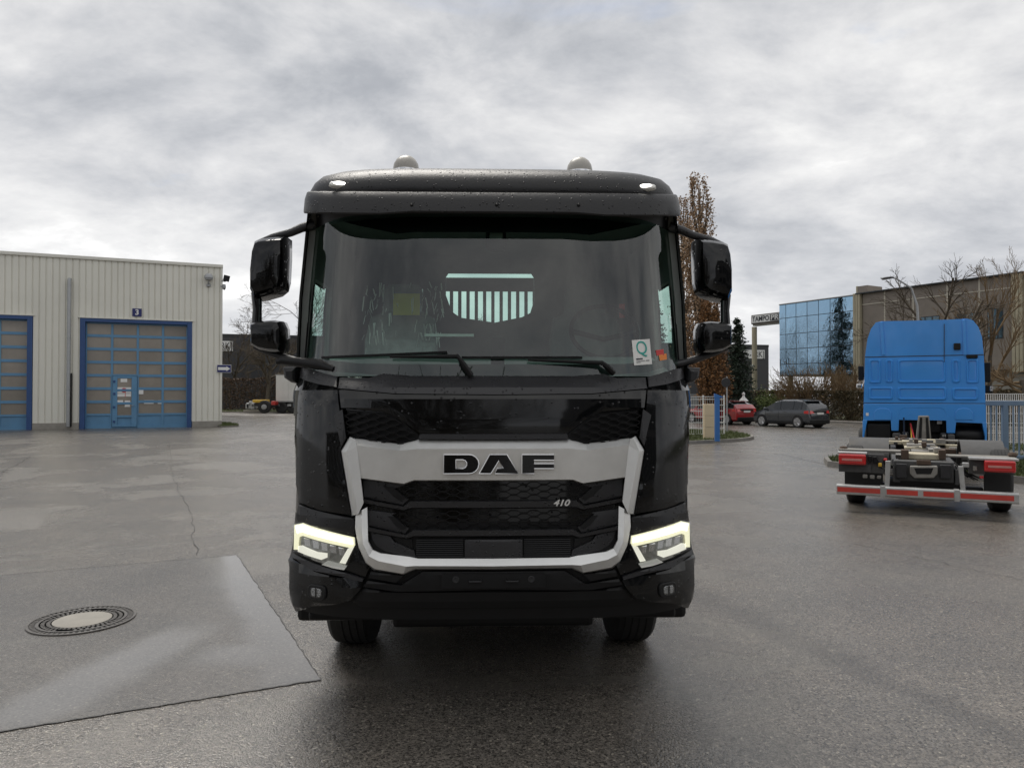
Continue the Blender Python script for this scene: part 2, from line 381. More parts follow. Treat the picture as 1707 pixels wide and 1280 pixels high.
# wings either side of the slots and the two slats
side('grille_wing', [(604, 798), (656, 806), (676, 808), (657, 814), (680, 833), (671, 841), (606, 829)], .012, .04, 'dark_plastic', bev=.004)
side('grille_wing', [(611, 850), (660, 856), (652, 858), (681, 881), (675, 889), (613, 876)], .015, .04, 'dark_plastic', bev=.004)
side('wing_inlay', [(637, 809), (655, 812), (676, 830), (668, 835), (655, 827)], .006, .02, 'grille_black', bev=.003)
side('wing_inlay', [(646, 860), (656, 861), (678, 879), (672, 883), (660, 877)], .009, .02, 'grille_black', bev=.003)
strip([[(823, 834, .03), (684, 834, .03), (672, 843, .03), (604, 830, .03)], [(823, 836, -.012), (684, 836, -.012), (672, 845, -.012), (604, 832, -.01)], [(823, 846, -.008), (684, 846, -.008), (673, 850, -.008), (606, 838, -.006)], [(823, 848, .04), (684, 848, .04), (673, 852, .04), (606, 840, .04)]], 'grille_slat', 'dark_plastic', centre=True, smooth=20)
strip([[(823, 882, .03), (690, 882, .03), (677, 890, .03), (612, 877, .03)], [(823, 884, -.010), (690, 884, -.010), (677, 892, -.010), (612, 879, -.008)], [(823, 893, -.006), (690, 893, -.006), (678, 897, -.006), (614, 885, -.004)], [(823, 895, .04), (690, 895, .04), (678, 899, .04), (614, 887, .04)]], 'grille_slat', 'dark_plastic', centre=True, smooth=20)
side('lower_wing', [(617, 887), (650, 894), (656, 903), (690, 918), (693, 931), (642, 919), (627, 910), (620, 899)], .01, .03, 'dark_plastic', bev=.004)
side('lower_vent', [(653, 895), (686, 899), (688, 915), (666, 908)], .028, .02, 'grille_black', bev=.003)
bend('number_plate_holder', full([(823, 898), (775, 898), (775, 929), (823, 929)]), -.004, .03, 'dark_plastic', truck, bev=.003)
mb = MB()
for k in range(9):
    for sx in (-1, 1):
        a = onsurf(694, 899+k*3.4, .02); b = onsurf(772, 899+k*3.4, .02); xs = [sx*(abs(a.x)+(abs(b.x)-abs(a.x))*t/6) for t in range(7)]
        mb.loft([[(x, front(x, a.z)+.02, a.z) for x in xs], [(x, front(x, a.z)+.018, a.z-.005) for x in xs], [(x, front(x, a.z)+.05, a.z-.006) for x in xs]], closed=False, cap0=False, cap1=False)
tag(mb.build('intake_louvre', 'grille_black', truck), kind='stuff')
# --- silver bars
strip([[(823, 732.5, .005), (697, 732.5, .005), (668, 740, .005), (590, 730, .005)], [(823, 748, -.055), (697, 748, -.055), (666, 751, -.05), (592, 742, -.05)], [(823, 800, -.030), (690, 800, -.030), (673, 806, -.045), (598, 796, -.035)], [(823, 802, .04), (690, 802, .04), (673, 808, .03), (600, 798, .03)]], 'grille_bar', 'silver', centre=True, smooth=12)
strip([[(583, 727, .03), (568, 751, .03), (586, 860, .03)], [(584, 728, -.02), (569.5, 752, -.02), (587.5, 859, -.02)], [(588, 730, -.05), (577, 753, -.062), (597, 857, -.058)], [(593, 733, -.052), (595, 744, -.05), (606, 838, -.04)], [(595, 735, .03), (597, 746, .03), (607, 839, .03)]], 'grille_bar', 'silver', smooth=12)
strip([[(592, 860, .03), (591, 881, .03), (597, 912, .03), (609, 939, .03), (624, 951, .03), (672, 958, .03), (692, 949, .03), (823, 949.5, .03)][::-1],
       [(593, 858, -.02), (592, 880, -.02), (598, 911, -.02), (610, 937, -.02), (625, 948, -.02), (672, 956, -.02), (692, 947.5, -.02), (823, 948, -.02)][::-1],
       [(603, 850, -.035), (603, 880, -.045), (605, 906, -.05), (615, 927, -.05), (631, 935, -.05), (677, 944, -.05), (692, 943, -.045), (823, 943.5, -.045)][::-1],
       [(612, 845, -.015), (613, 880, -.015), (613.5, 902, -.015), (621, 916.5, -.015), (634, 922, -.015), (683, 928, -.012), (697, 931, -.012), (823, 931, -.012)][::-1],
       [(613, 845, .04), (614, 880, .04), (614.5, 901, .04), (622, 915.5, .04), (635, 921, .04), (684, 927, .04), (697, 930, .04), (823, 930, .04)][::-1]], 'grille_lower_bar', 'silver', centre=True, smooth=20)
# --- maker's letters and power figure
def letter(pts, hole=None):
    k = [(720+a/7.1125, 740+b/7.1125) for a, b in pts]
    V = [onsurf(a, b, -.045) for a, b in k]; off = [onsurf(a, b, -.03) for a, b in k]
    n = len(V); mb = MB(); yf = min(p.y for p in V)-.006
    f = [(p.x, yf, p.z) for p in V]; r = [(p.x, yf+.05, p.z) for p in V]
    mb.add(f+r, [(j, (j+1) % n, n+(j+1) % n, n+j) for j in range(n)]+[tuple(range(n))])
    o = mb.build('letter', 'black_paint', truck)
    rim = MB()
    loops = [[Vector(p)-Vector((0, .001, 0)) for p in f]] if hole is None else [[Vector(p)-Vector((0, .001, 0)) for p in f[:hole]], [Vector(p)-Vector((0, .001, 0)) for p in f[hole+1:-1]]]
    for lp in loops: rim.tube(lp+[lp[0]], .0028, 5, cap=False)
    rim.build('letter_rim', 'chrome', o)
Do = [(140, 125), (440, 125), (480, 131), (520, 155), (548, 190), (558, 238), (548, 286), (520, 320), (480, 344), (440, 350), (140, 350)]
Dh = [(285, 185), (285, 290), (370, 290), (397, 278), (413, 252), (413, 222), (397, 197), (370, 185)]
letter(Do+[Do[0]]+Dh+[Dh[0]], len(Do)+0)
letter([(560, 350), (685, 125), (890, 125), (1025, 350), (745, 350), (772, 288), (848, 285), (795, 195), (700, 350)])
letter([(1065, 125), (1445, 125), (1445, 190), (1210, 190), (1210, 232), (1445, 232), (1445, 290), (1212, 290), (1212, 350), (1065, 350)])
p = onsurf(935, 838, -.012)
text('power_figure', '410', .047, 'silver', truck, (p.x, p.y-.006, p.z), shear=.32, scale=(1.22, 1, 1), depth=.004, space=1.02, bold=.0012)
# --- lower bumper
mid('bumper_centre', [(823, 953), (704, 953), (668, 976), (640, 972), (612, 968), (604, 978), (660, 986), (740, 985), (823, 983)], .004, .03, 'black_plastic', bev=.005)
mid('plate_recess', [(823, 956), (737, 956), (735, 981), (823, 980.5)], -.006, .02, 'black_plastic', bev=.003)
side('bumper_inset', [(618, 953), (672, 960), (660, 971), (614, 963)], -.006, .02, 'grille_black', bev=.004)
mid('bumper_lip', [(823, 984.5), (740, 986.5), (660, 988), (604, 980), (585, 1003), (600, 1012), (823, 1013)], .02, .04, 'black_plastic', bev=.008)
side('bumper_corner', [(482, 928), (496, 934), (520, 951), (570, 962), (606, 971), (598, 985), (583, 1001), (560, 1008), (520, 1011), (492, 1020), (482.5, 1000), (481, 965)], -.008, .05, 'black_paint', bev=.010)
side('bumper_step', [(488, 920), (520, 938), (575, 955), (606, 965), (604, 970), (570, 961), (520, 950), (496, 933), (485, 928)], -.016, .04, 'dark_plastic', bev=.004)
side('lamp_surround', [(498, 843), (520, 852), (560, 862), (592, 868), (592, 885), (600, 915), (620, 937), (608, 962), (576, 952), (522, 936), (489, 918), (490, 870)], .002, .03, 'black_paint', bev=.005)
side('lamp_brow', [(498, 840), (520, 849), (560, 859), (591, 865), (591, 893), (550, 885), (505, 871), (494, 868)], -.014, .03, 'visor_grey', bev=.008)
for k, px in enumerate((760, 792)):
    p = onsurf(px, 966, -.008)
    for sx in (1, -1):
        if k == 0: MB().lathe([(.012, .012), (.016, .0), (.019, -.002), (.016, -.004), (.006, -.002)], (sx*p.x, p.y, p.z), 'y', 16).build('tow_pin_cap', 'steel_dark', truck, smooth=40)
        else: MB().tube([(sx*p.x-.035, p.y, p.z-.002), (sx*p.x-.03, p.y-.012, p.z-.008), (sx*p.x+.03, p.y-.012, p.z-.008), (sx*p.x+.035, p.y, p.z-.002)], .005, 6).build('plate_clip', 'steel_dark', truck, smooth=True)
for pts in ([(512, 1014), (823, 1014)],):
    a = T(516, 1016, .34); b = T(516, 1032, .34)
    MB().box(a.x, -a.x, .30, .42, b.z, a.z).build('underrun_beam', 'black_plastic', truck, bevel=.02, seg=3)
# --- headlights
for sx in (1, -1):
    def S(pxs, off):
        q = L2(pxs, off); return q if sx == 1 else mirrored(q)
    hl = bend('headlight', S([(491, 876), (506, 871.5), (592, 897), (593, 909), (578, 946), (541, 940), (522, 934), (490, 916)], .0), .0, .02, 'lamp_bowl', truck, bev=.004)
    bend('daytime_lamp', S([(492, 875), (506, 872), (591, 896), (592, 909), (584, 913), (506, 893), (500, 895), (498, 916), (491, 916)], -.010), -.010, .012, 'drl_lens', hl, bev=.002)
    bend('daytime_strip', S([(495, 877), (506, 875), (588, 899), (588.5, 907), (506, 886), (497, 888)], -.013), -.013, .004, 'drl', hl, bev=.0015)
    bend('lower_trim', S([(497, 910), (505, 909), (530, 920), (546, 922), (546, 929), (536, 933), (497, 919)], -.006), -.006, .01, 'lens_lit', hl, bev=.002)
    bend('side_trim', S([(580, 914), (591, 910), (576, 940), (566, 938)], -.006), -.006, .01, 'lens_lit', hl, bev=.002)
    bend('turn_signal', S([(537, 941), (547, 935), (579, 943), (574, 950), (556, 947)], -.012), -.012, .015, 'lens_white', hl, bev=.002)
    for k in range(5):
        a, b = 506+k*14.5, 896+k*3.9
        l = bend('lamp_lens', S([(a, b), (a+10, b+2.6), (a+11, b+15), (a+2, b+13)], -.004), -.004, .01, 'chrome', hl, bev=.0035)
    bend('lamp_cover', S([(490, 874), (506, 870), (593, 896), (594, 910), (578, 947), (541, 941), (522, 935), (489, 917)], -.022), -.022, 0, 'lamp_glass', hl, bev=.006)
    p = onsurf(528, 987, -.012); p.x *= sx
    fl = MB().prism(rrect(-.062, .062, -.042, .042, .03), -.006, .04).build('fog_lamp', 'grille_black', truck, bevel=.006); fl.location = p; fl.rotation_euler = (0, 0, R(-26)*sx)
    MB().prism(rrect(-.040, .040, -.028, .028, .018), -.014, .0).build('fog_lens', 'lamp_glass', fl, bevel=.004)
    MB().prism(rrect(-.036, .036, -.024, .024, .016), -.0085, .0).build('fog_reflector', 'fog_chrome', fl, bevel=.006)
    box('fog_divider', 'grille_black', fl, -.004, .004, -.0125, -.0088, -.024, .024)
# --- windscreen, pillars, roof
ZB, ZT = 1.955, 2.93
def wring(z, off=0., smax=1., n=44):
    r = []
    for i in range(n+1):
        s = math.sin(-math.pi/2+math.pi*i/n); s = math.copysign(abs(s)**.55, s)*smax; x = s*(1.172-(z-1.97)*.03); r.append((x, wsy(x, z)+off, z))
    return r
zz = [ZB+(ZT-ZB)*i/10 for i in range(11)]
MB().loft([wring(z) for z in zz], closed=False, cap0=False, cap1=False).build('windscreen', 'windscreen_glass', truck, smooth=True)
mid('shade_reflection_band', [(823, 352), (600, 352), (526, 352), (524, 359), (560, 368), (600, 377), (660, 389.5), (692, 387), (823, 387)], .012, .008, 'grille_black', bev=0, fn=wsy)  # dark top band; its outline also paints in the visor's dark reflection
mid('screen_base_band', [(823, 607), (690, 607), (600, 606), (516, 597), (514, 606), (560, 620), (640, 626), (823, 632)], .012, .008, 'grille_black', bev=0, fn=wsy)
mb = MB()
for z in zz:
    pass
rings = []
for z in zz:
    x = 1.172-(z-1.97)*.03; y = wsy(x, z)
    rings.append([(-x-.001, y-.02, z), (-x-.014, y-.012, z), (-x-.016, y+.05, z), (-x-.001, y+.05, z)])
both(MB().loft(rings), 'windscreen_pillar', 'black_plastic', smooth=30)
def rring(z, w, yf, dy, yb=1.95): return [(x, y, q+.16*min(.45, max(0, y-yf))*(1 if z < 3.2 else max(0, (3.245-z)/.045))) for x, y, q in plan(z, w, yf, dy, yb, 40)]
RF = [(3.004, 1.146, .20, .40), (3.03, 1.150, .185, .40), (3.06, 1.146, .185, .40), (3.11, 1.125, .205, .40), (3.16, 1.09, .25, .40), (3.20, 1.03, .32, .42), (3.225, .94, .42, .42), (3.24, .80, .58, .40), (3.245, .5, .8, .3)]
MB().loft([rring(*q) for q in RF], closed=False, cap0=False, cap1=True).build('roof', 'visor_grey', truck, smooth=60)
MB().loft([plan(z, w_, y_, .36, 1.95, 36) for z, w_, y_ in ((2.90, 1.14, .34), (2.96, 1.14, .33), (3.03, 1.13, .27))], closed=False, cap0=False, cap1=False).build('roof_header', 'grille_black', truck, smooth=60)
def vring(z, w, yf, dy, yb=.60): return [(x, y, zz_+.26*(y-yf)) for x, y, zz_ in plan(z, w, yf, dy, yb, 40)]
def sag(ring, z0):   # the ends of the visor hang a little lower than its middle
    return [(x, y, z-(.014*sstep((abs(x)-.50)/.12) if z0 < 2.9 else 0)) for x, y, z in ring]
vr = [(2.886, 1.164, .122, .38), (2.894, 1.167, .115, .38), (2.96, 1.164, .130, .38), (3.008, 1.156, .152, .38), (3.018, 1.152, .168, .38), (3.018, 1.142, .20, .38)]
MB().loft([sag(vring(*q), q[0]) for q in vr], closed=False, cap0=False, cap1=False).build('sun_visor', 'visor_grey', truck, smooth=50)
MB().loft([sag(vring(*q), q[0]) for q in ((2.886, 1.1625, .123, .38), (2.91, 1.154, .136, .38), (3.0, 1.139, .18, .38), (3.0, 1.10, .26, .38))], closed=False, cap0=False, cap1=False).build('visor_lining', 'grille_black', truck, smooth=50)
for px in (686, 828, 965):
    p = T(px, 341, .12); MB().lathe([(.0, -.006), (.009, -.004), (.011, .004)], (p.x, .121+.38*(1-math.sqrt(1-(abs(p.x)/1.163)**4)), p.z), 'y', 10).build('visor_screw', 'black_plastic', truck, smooth=True)
for sx in (1, -1):
    p = T(566, 307, .27); q = MB().lathe([(0, -.012), (.03, -.010), (.05, 0), (.052, .02)], (0, 0, 0), 'y', 20)
    q.v = [(x*1.18, y, z*.42) for x, y, z in q.v]; o = q.build('roof_marker_lamp', 'lens_white', truck, smooth=40); q2 = MB(); q2.v = [(x*.80, y-.004, z*.80) for x, y, z in q.v]; q2.f = list(q.f); q2.build('lamp_glow', 'lamp_lit', o, smooth=40); o.location = (p.x*sx, .262+.01, p.z)
    o.rotation_euler = (R(-24), 0, R(-14)*-sx)
    p = T(677, 277, .95)
    b = MB().lathe([(.085, -.16), (.09, -.05), (.088, -.045), (.088, .0), (.082, .03), (.066, .058), (.042, .078), (.016, .087), (0, .088)], (p.x*sx, .95, p.z-.018), 'z', 24).build('beacon', 'beacon_cap', truck, smooth=40)
    MB().lathe([(.0895, -.048), (.092, -.044), (.092, -.026), (.0895, -.022)], (p.x*sx, .95, p.z-.012), 'z', 24).build('beacon_ring', 'chrome', b, smooth=30)
# --- cab sides, back wall, glazing
for sx in (1, -1):
    d = MB()
    d.loft([[(sx*w_, y, z) for y in (.60, .72)] for z, w_ in ((1.95, 1.205), (2.45, 1.185), (3.04, 1.13))], closed=False, cap0=False, cap1=False)
    d.loft([[(sx*w_, y, z) for y in (1.22, 1.95)] for z, w_ in ((1.95, 1.205), (2.45, 1.185), (3.04, 1.13))], closed=False, cap0=False, cap1=False)
    d.loft([[(sx*w_, y, z) for y in (.72, 1.22)] for z, w_ in ((2.60, 1.175), (3.04, 1.13))], closed=False, cap0=False, cap1=False)
    o = d.build('door_frame', 'pillar_trim', truck); s = o.modifiers.new('solid', 'SOLIDIFY'); s.thickness = .04; s.offset = 0
    e_ = MB()
    for y0_, y1_, zz0 in ((.53, .74, 1.95), (1.2, 1.95, 1.95), (.74, 1.2, 2.59)):
        e_.loft([[(sx*(w_+.024), y, z) for y in (y0_, y1_)] for z, w_ in ((zz0, 1.205 if zz0 < 2 else 1.177), (2.45 if zz0 < 2 else 2.8, 1.185 if zz0 < 2 else 1.156), (3.03, 1.131))], closed=False, cap0=False, cap1=False)
    e_.build('door_skin', 'black_paint', truck)
    MB().loft([[(sx*w_, y, z) for y in (.72, 1.22)] for z, w_ in ((1.95, 1.2), (2.60, 1.172))], closed=False, cap0=False, cap1=False).build('door_window', 'side_glass', truck)
    box('door_handle', 'black_plastic', truck, sx*1.235-.02, sx*1.235+.02, 1.5, 1.72, 1.45, 1.49, .008)
wa, wb = T(743, 455, 1.95), T(890, 538, 1.95)
bm = MB(); outer = [(-1.2, 1.1), (1.2, 1.1), (1.16, 3.15), (-1.16, 3.15)]
win = [(wa.x+.02, wa.z), (wb.x-.02, wa.z), (wb.x, wa.z-.03), (wb.x+.004, wa.z-.22), (wb.x-.03, wb.z+.08), (wb.x-.10, wb.z+.045), ((wa.x+wb.x)/2+.04, wb.z), (wa.x+.12, wb.z+.04), (wa.x+.05, wb.z+.09), (wa.x, wa.z-.18), (wa.x, wa.z-.03)]
b2 = bmesh.new(); ov = [b2.verts.new((x, 1.95, z)) for x, z in outer]; iv = [b2.verts.new((x, 1.95, z)) for x, z in win]
ed = [b2.edges.new((r[i], r[(i+1) % len(r)])) for r in (ov, iv) for i in range(len(r))]
bmesh.ops.triangle_fill(b2, use_beauty=True, edges=ed)
me = bpy.data.meshes.new('rear_wall'); b2.to_mesh(me); b2.free(); o = link('rear_wall', me, 'interior_mid', truck); s = o.modifiers.new('solid', 'SOLIDIFY'); s.thickness = .04; s.offset = 1
MB().add([(x, 1.97, z) for x, z in win], [tuple(range(len(win)))]).build('rear_window', 'side_glass', truck)
box('cab_floor', 'interior', truck, -1.18, 1.18, .5, 1.93, 1.16, 1.2)
box('roof_lining', 'interior_mid', truck, -1.1, 1.1, .55, 1.93, 2.96, 3.0)
# --- interior
dash = MB().prism([(.30, 1.9), (.33, 1.985), (.55, 2.03), (.84, 2.10), (.92, 2.09), (.96, 2.0), (.94, 1.6), (.8, 1.5), (.3, 1.5)], -1.08, 1.08, 'x').build('dashboard', 'dash_grey', truck, bevel=.02, seg=3)
a = T(708, 561, .8); b = T(790, 557, .8); box('dash_paper', 'paper_white', truck, a.x, b.x, .78, .84, a.z, b.z)
def seat(x, m):
    s = MB(); s.loft([[(x+w_*cx, y+d_*cy, z) for cx, cy in ((-1, -1), (-.6, -1.25), (.6, -1.25), (1, -1), (1, 1), (-1, 1))] for z, w_, y, d_ in ((1.55, .24, 1.28, .06), (1.9, .27, 1.33, .07), (2.25, .27, 1.40, .065), (2.42, .24, 1.44, .055), (2.46, .15, 1.45, .05), (2.50, .15, 1.45, .05), (2.64, .15, 1.47, .045), (2.68, .11, 1.47, .03))])
    o = s.build('seat', m, truck, bevel=.02); box('seat_cushion', 'interior', truck, x-.26, x+.26, .95, 1.4, 1.42, 1.58, .04, 3); return o
p = T(668, 520, 1.3); seat(p.x, 'seat_plastic'); seat(-p.x+.02, 'interior')
a = T(656, 490, 1.22); b = T(700, 526, 1.22)
box('seat_paper', 'paper_yellow', truck, a.x, b.x, 1.20, 1.204, b.z, a.z)
# creased clear film hanging over the passenger seat
random.seed(4); fm = MB()
for k in range(90):
    px = random.choice((random.uniform(603, 640), random.uniform(705, 738), random.uniform(620, 730))); py = random.uniform(468, 560)
    a = T(px, py, 1.16); l = random.uniform(.02, .11); dx = random.uniform(-.02, .02); wd = random.uniform(.003, .010)
    fm.add([(a.x, 1.16, a.z), (a.x+wd, 1.155, a.z), (a.x+dx+wd, 1.15, a.z-l), (a.x+dx, 1.16, a.z-l)], [(0, 1, 2, 3)])
tag(fm.build('seat_film', 'lens_white', truck), kind='stuff')
c = T(1008, 553, 1.0); wheel = MB(); M = Matrix.Translation(c) @ Matrix.Rotation(R(-35), 4, 'X')
wheel.tube([M @ Vector((.235*math.cos(t), 0, .235*math.sin(t))) for t in (2*math.pi*i/40 for i in range(41))], .016, 8, cap=False)
wheel.tube([M @ Vector((-.22, 0, 0)), M @ Vector((0, .06, -.02)), M @ Vector((.22, 0, 0))], .02, 6).build('steering_wheel', 'black_plastic', truck, smooth=True)
a = T(1032, 507, 1.12); b = T(1041, 530, 1.12); box('seat_belt_tag', 'sticker_red', truck, a.x, b.x, 1.11, 1.12, b.z, a.z)
p = T(827, 395, .42); MB().prism([(p.x-.055, p.z+.16), (p.x+.055, p.z+.16), (p.x+.065, p.z-.05), (p.x+.045, p.z-.085), (p.x-.045, p.z-.085), (p.x-.065, p.z-.05)], .40, .47).build('mirror_camera', 'black_plastic', truck, bevel=.012)
box('camera_window', 'interior_mid', truck, p.x-.04, p.x+.04, .393, .398, p.z-.02, p.z+.02, .004)
a = T(818, 612, .34); b = T(841, 559, .34); box('dash_sensor', 'black_plastic', truck, a.x, b.x, .33, .38, a.z, b.z, .012)
# stickers behind the glass
def sticker(name, m, pts, off=-.003):
    pp = [onsurf(a, b, off, wsy) for a, b in pts]; return MB().add([tuple(q) for q in pp], [(0, 1, 2, 3)]).build(name, m, truck), pp
o, pp = sticker('quality_sticker', 'paper_white', [(1053, 567), (1083, 565), (1087, 607), (1057, 609)])
c = (pp[0]+pp[1]+pp[2]+pp[3])/4; ex = (pp[1]-pp[0]).normalized(); ez = (pp[0]-pp[3]).normalized(); ny = ex.cross(ez)
def on_sticker(name, txt, size, m, u, v, sx=1.):
    me = text_mesh(txt, size, depth=.0004); t = link(name, me, m, o)
    t.matrix_basis = Matrix.Translation(c+ex*u+ez*v+ny*.0015) @ Matrix((ex, ez, ny)).transposed().to_4x4() @ Matrix.Diagonal((sx, 1, 1, 1)); return t
on_sticker('letter', 'Q', .115, 'teal_print', .0, .022, .85)
for u, v, l, h in ((-.022, -.040, .045, .008), (-.015, -.053, .06, .003), (-.03, -.061, .03, .003), (.033, -.053, .025, .004)):
    q = c+ex*u+ez*v+ny*.0015; MB().add([q-ex*l/2-ez*h/2, q+ex*l/2-ez*h/2, q+ex*l/2+ez*h/2, q-ex*l/2+ez*h/2], [(0, 1, 2, 3)]).build('print_line', 'print_dark', o)
sticker('small_sticker', 'sticker_red', [(1093, 584), (1106, 582), (1107, 592), (1095, 593)]); sticker('small_sticker', 'sticker_orange', [(1098, 592), (1111, 589), (1112, 599), (1100, 601)], -.004)
# --- wipers
def W(px, py, off): return onsurf(px, py, off, wsy)
def wiper(piv, elbow, tip, b0, b1):
    e = W(*elbow, -.055); t = W(*tip, -.04)
    a = MB().tube([W(*piv, -.03), W(*piv, -.03).lerp(e, .6)-Vector((0, .015, 0)), e, e.lerp(t, .5), t], [.019, .018, .014, .010, .007], 8).build('wiper_arm', 'black_plastic', truck, smooth=40)
    n = 14; P0 = [W(b0[0]+(b1[0]-b0[0])*i/n, b0[1]+(b1[1]-b0[1])*i/n, -.014) for i in range(n+1)]
    MB().loft([[(q.x, q.y, q.z-.009), (q.x, q.y-.02, q.z-.006), (q.x, q.y-.02, q.z+.006), (q.x, q.y, q.z+.007)] for q in P0]).build('wiper_blade', 'black_plastic', a, smooth=30)
wiper((785, 626), (763, 594), (650, 595), (537, 596), (745, 587)); wiper((1022, 622), (1004, 605), (880, 600), (770, 596), (970, 596))
# --- mirrors
def housing(pxs, y0, y1, y2, sh=.82):
    q = [T(a, b, y1) for a, b in pxs]; cx = sum(p.x for p in q)/len(q); cz = sum(p.z for p in q)/len(q)
    def rg(s, y): return [(cx+(p.x-cx)*s, y, cz+(p.z-cz)*s) for p in q]
    return MB().loft([rg(sh*.6, y0-.012), rg(sh, y0), rg(.95, (y0*1.3+y1*.7)/2), rg(1, y1), rg(1, y2), rg(.93, y2+.015)])
up = [(429, 404), (437, 400), (460, 397), (480, 396), (480, 430), (478, 468), (474, 483), (464, 491), (440, 498), (428, 500), (421, 486), (421, 450), (424, 420)]
lowm = [(421, 540), (432, 536), (460, 534), (472, 536), (477, 548), (477, 576), (473, 589), (455, 588), (435, 584), (421, 576)]
both(housing(up, .46, .56, .66), 'mirror_housing', 'black_paint', smooth=28)
both(housing(lowm, .46, .55, .64), 'mirror_housing', 'black_paint', smooth=28)
def path(pts): return [T(a, b, y) for a, b, y in pts]
both(MB().tube(path([(428, 488, .57), (429, 515, .57), (428, 545, .57)]), [.034, .028, .032], 10), 'mirror_stem', 'black_paint', smooth=40)
both(MB().tube(path([(429, 404, .57), (455, 396, .57), (485, 388, .57), (503, 380, .58), (524, 375, .60)]), [.012, .024, .025, .028, .034], 10), 'mirror_arm', 'dark_plastic', smooth=40)
both(MB().tube(path([(424, 579, .57), (450, 589, .57), (474, 596, .56), (500, 604, .55), (520, 608, .55)]), [.012, .018, .024, .026, .026], 10), 'mirror_arm', 'dark_plastic', smooth=40)
MB().tube(path([(461, 604, .40), (470, 601, .40), (500, 604, .38), (535, 608, .33), (558, 616, .27)]), [.016, .026, .030, .034, .02], 10).build('corner_camera_arm', 'black_plastic', truck, smooth=40)
both(housing([(474, 612), (496, 612), (498, 640), (488, 638), (476, 630)], .50, .55, .62), 'mirror_bracket', 'dark_plastic', smooth=30)
for sx in (1, -1):
    for q in (up, lowm):
        a = [T(px, py, .672) for px, py in q]; MB().add([(sx*(p.x*1.0), .678, p.z) for p in a], [tuple(range(len(a)))]).build('mirror_glass', 'chrome', truck)
# --- wheels, chassis, body frame behind the cab
def truck_wheel(name, c, width, r, parent, face=1, m_rim='steel_dark'):
    t = MB().lathe([(r*.56, -width/2), (r*.80, -width/2-.008), (r*.95, -width/2+.01), (r, -width*.38), (r, width*.38), (r*.95, width/2-.01), (r*.80, width/2+.008), (r*.56, width/2)], c, 'x', 40, cap=False).build(name, 'rubber', parent, smooth=40)
    gr = MB()
    for k in (-.24, -.08, .08, .24): gr.lathe([(r+.0005, k*width-.006), (r+.006, k*width-.004), (r+.006, k*width+.034), (r+.0005, k*width+.036)], c, 'x', 40)
    gr.build('tread', 'rubber', t)
    MB().lathe([(.0, face*width*.20), (.10, face*width*.22), (.11, face*width*.10), (r*.42, face*width*.12), (r*.50, face*width*.40), (r*.57, face*width*.48), (r*.57, -face*width*.45)], c, 'x', 32, cap=False).build('rim', m_rim, t, smooth=35)
    for k in range(10):
        a = 2*math.pi*k/10; MB().cyl((c[0]+face*width*.12, c[1]+.165*math.cos(a), c[2]+.165*math.sin(a)), (c[0]+face*width*.22, c[1]+.165*math.cos(a), c[2]+.165*math.sin(a)), .016, 6).build('wheel_nut', 'galv_nut', t)
    return t
for sx in (1, -1):
    truck_wheel('wheel', (sx*1.02, 1.56, .5), .315, .5, truck, sx)
    for y in (4.95, 6.3):
        truck_wheel('wheel', (sx*1.08, y, .5), .28, .5, truck, sx); truck_wheel('wheel', (sx*.75, y, .5), .28, .5, truck, sx)
    box('chassis_rail', 'steel_dark', truck, sx*.40-.04, sx*.40+.04, .7, 7.4, .75, 1.03, .01)
    MB().loft([[(sx*x, 1.56+rr*math.cos(t), .5+rr*math.sin(t)) for rr in (.60, .625)] + [(sx*(x+.34), 1.56+rr*math.cos(t), .5+rr*math.sin(t)) for rr in (.625, .60)] for x in (.86,) for t in (R(10+160*i/12) for i in range(13))]).build('mudguard', 'black_plastic', truck, smooth=40)
MB().lathe([(.0, -.6), (.30, -.58), (.31, -.55), (.31, .55), (.30, .58), (0, .6)], (-.85, 3.0, .85), 'y', 24).build('fuel_tank', 'silver', truck, smooth=40)
box('battery_box', 'black_plastic', truck, .6, 1.15, 2.4, 3.3, .55, 1.05, .03); box('engine_block', 'steel_dark', truck, -.38, .38, .6, 1.9, .7, 1.15, .05)
box('front_axle', 'steel_dark', truck, -.9, .9, 1.50, 1.62, .42, .54, .02)
# slotted headboard standing right behind the rear window
hb = MB(); yh = 2.3; top = T(816, 463, yh).z; mid_ = T(816, 485, yh).z; low = T(816, 560, yh).z
hb.box(-1.1, 1.1, yh, yh+.05, mid_, top)
hb.box(-1.1, 1.1, yh, yh+.05, 1.05, low)
for k in range(-6, 19):
    a = T(752.4+13.85*k, 500, yh).x; wd = abs(T(757.2, 500, yh).x-T(752.4, 500, yh).x)/2*1.15
    if abs(a) < 1.1: hb.box(a-wd, a+wd, yh+.003, yh+.047, low-.01, mid_+.01)
hb.build('headboard', 'black_plastic', truck, bevel=.004)
box('unseen_load_bed', 'black_plastic', truck, -1.22, 1.22, 2.42, 8.2, 1.06, 1.22, .02)  # bed, sides, guards, tray, tailgate: unseen, added to darken the ground beneath
for sx in (-1, 1):
    box('unseen_bed_side', 'black_plastic', truck, sx*1.225-.03, sx*1.225+.03, 2.45, 8.2, 1.225, 1.65, .01)
    box('side_guard', 'black_plastic', truck, sx*1.18-.02, sx*1.18+.02, 1.95, 4.3, .42, 1.0, .01)
    box('cab_step', 'black_plastic', truck, sx*1.05-.16, sx*1.05+.16, .5, .84, .45, .62, .03)
box('unseen_tailgate', 'black_plastic', truck, -1.22, 1.22, 8.2, 8.26, .5, 1.65, .01); box('engine_tray', 'black_plastic', truck, -.62, .62, .45, 1.0, .42, .60, .03)
box('rear_underrun', 'black_plastic', truck, -1.2, 1.2, 7.8, 7.95, .35, .55, .02); box('gearbox', 'steel_dark', truck, -.3, .3, 1.9, 3.2, .5, 1.0, .06)
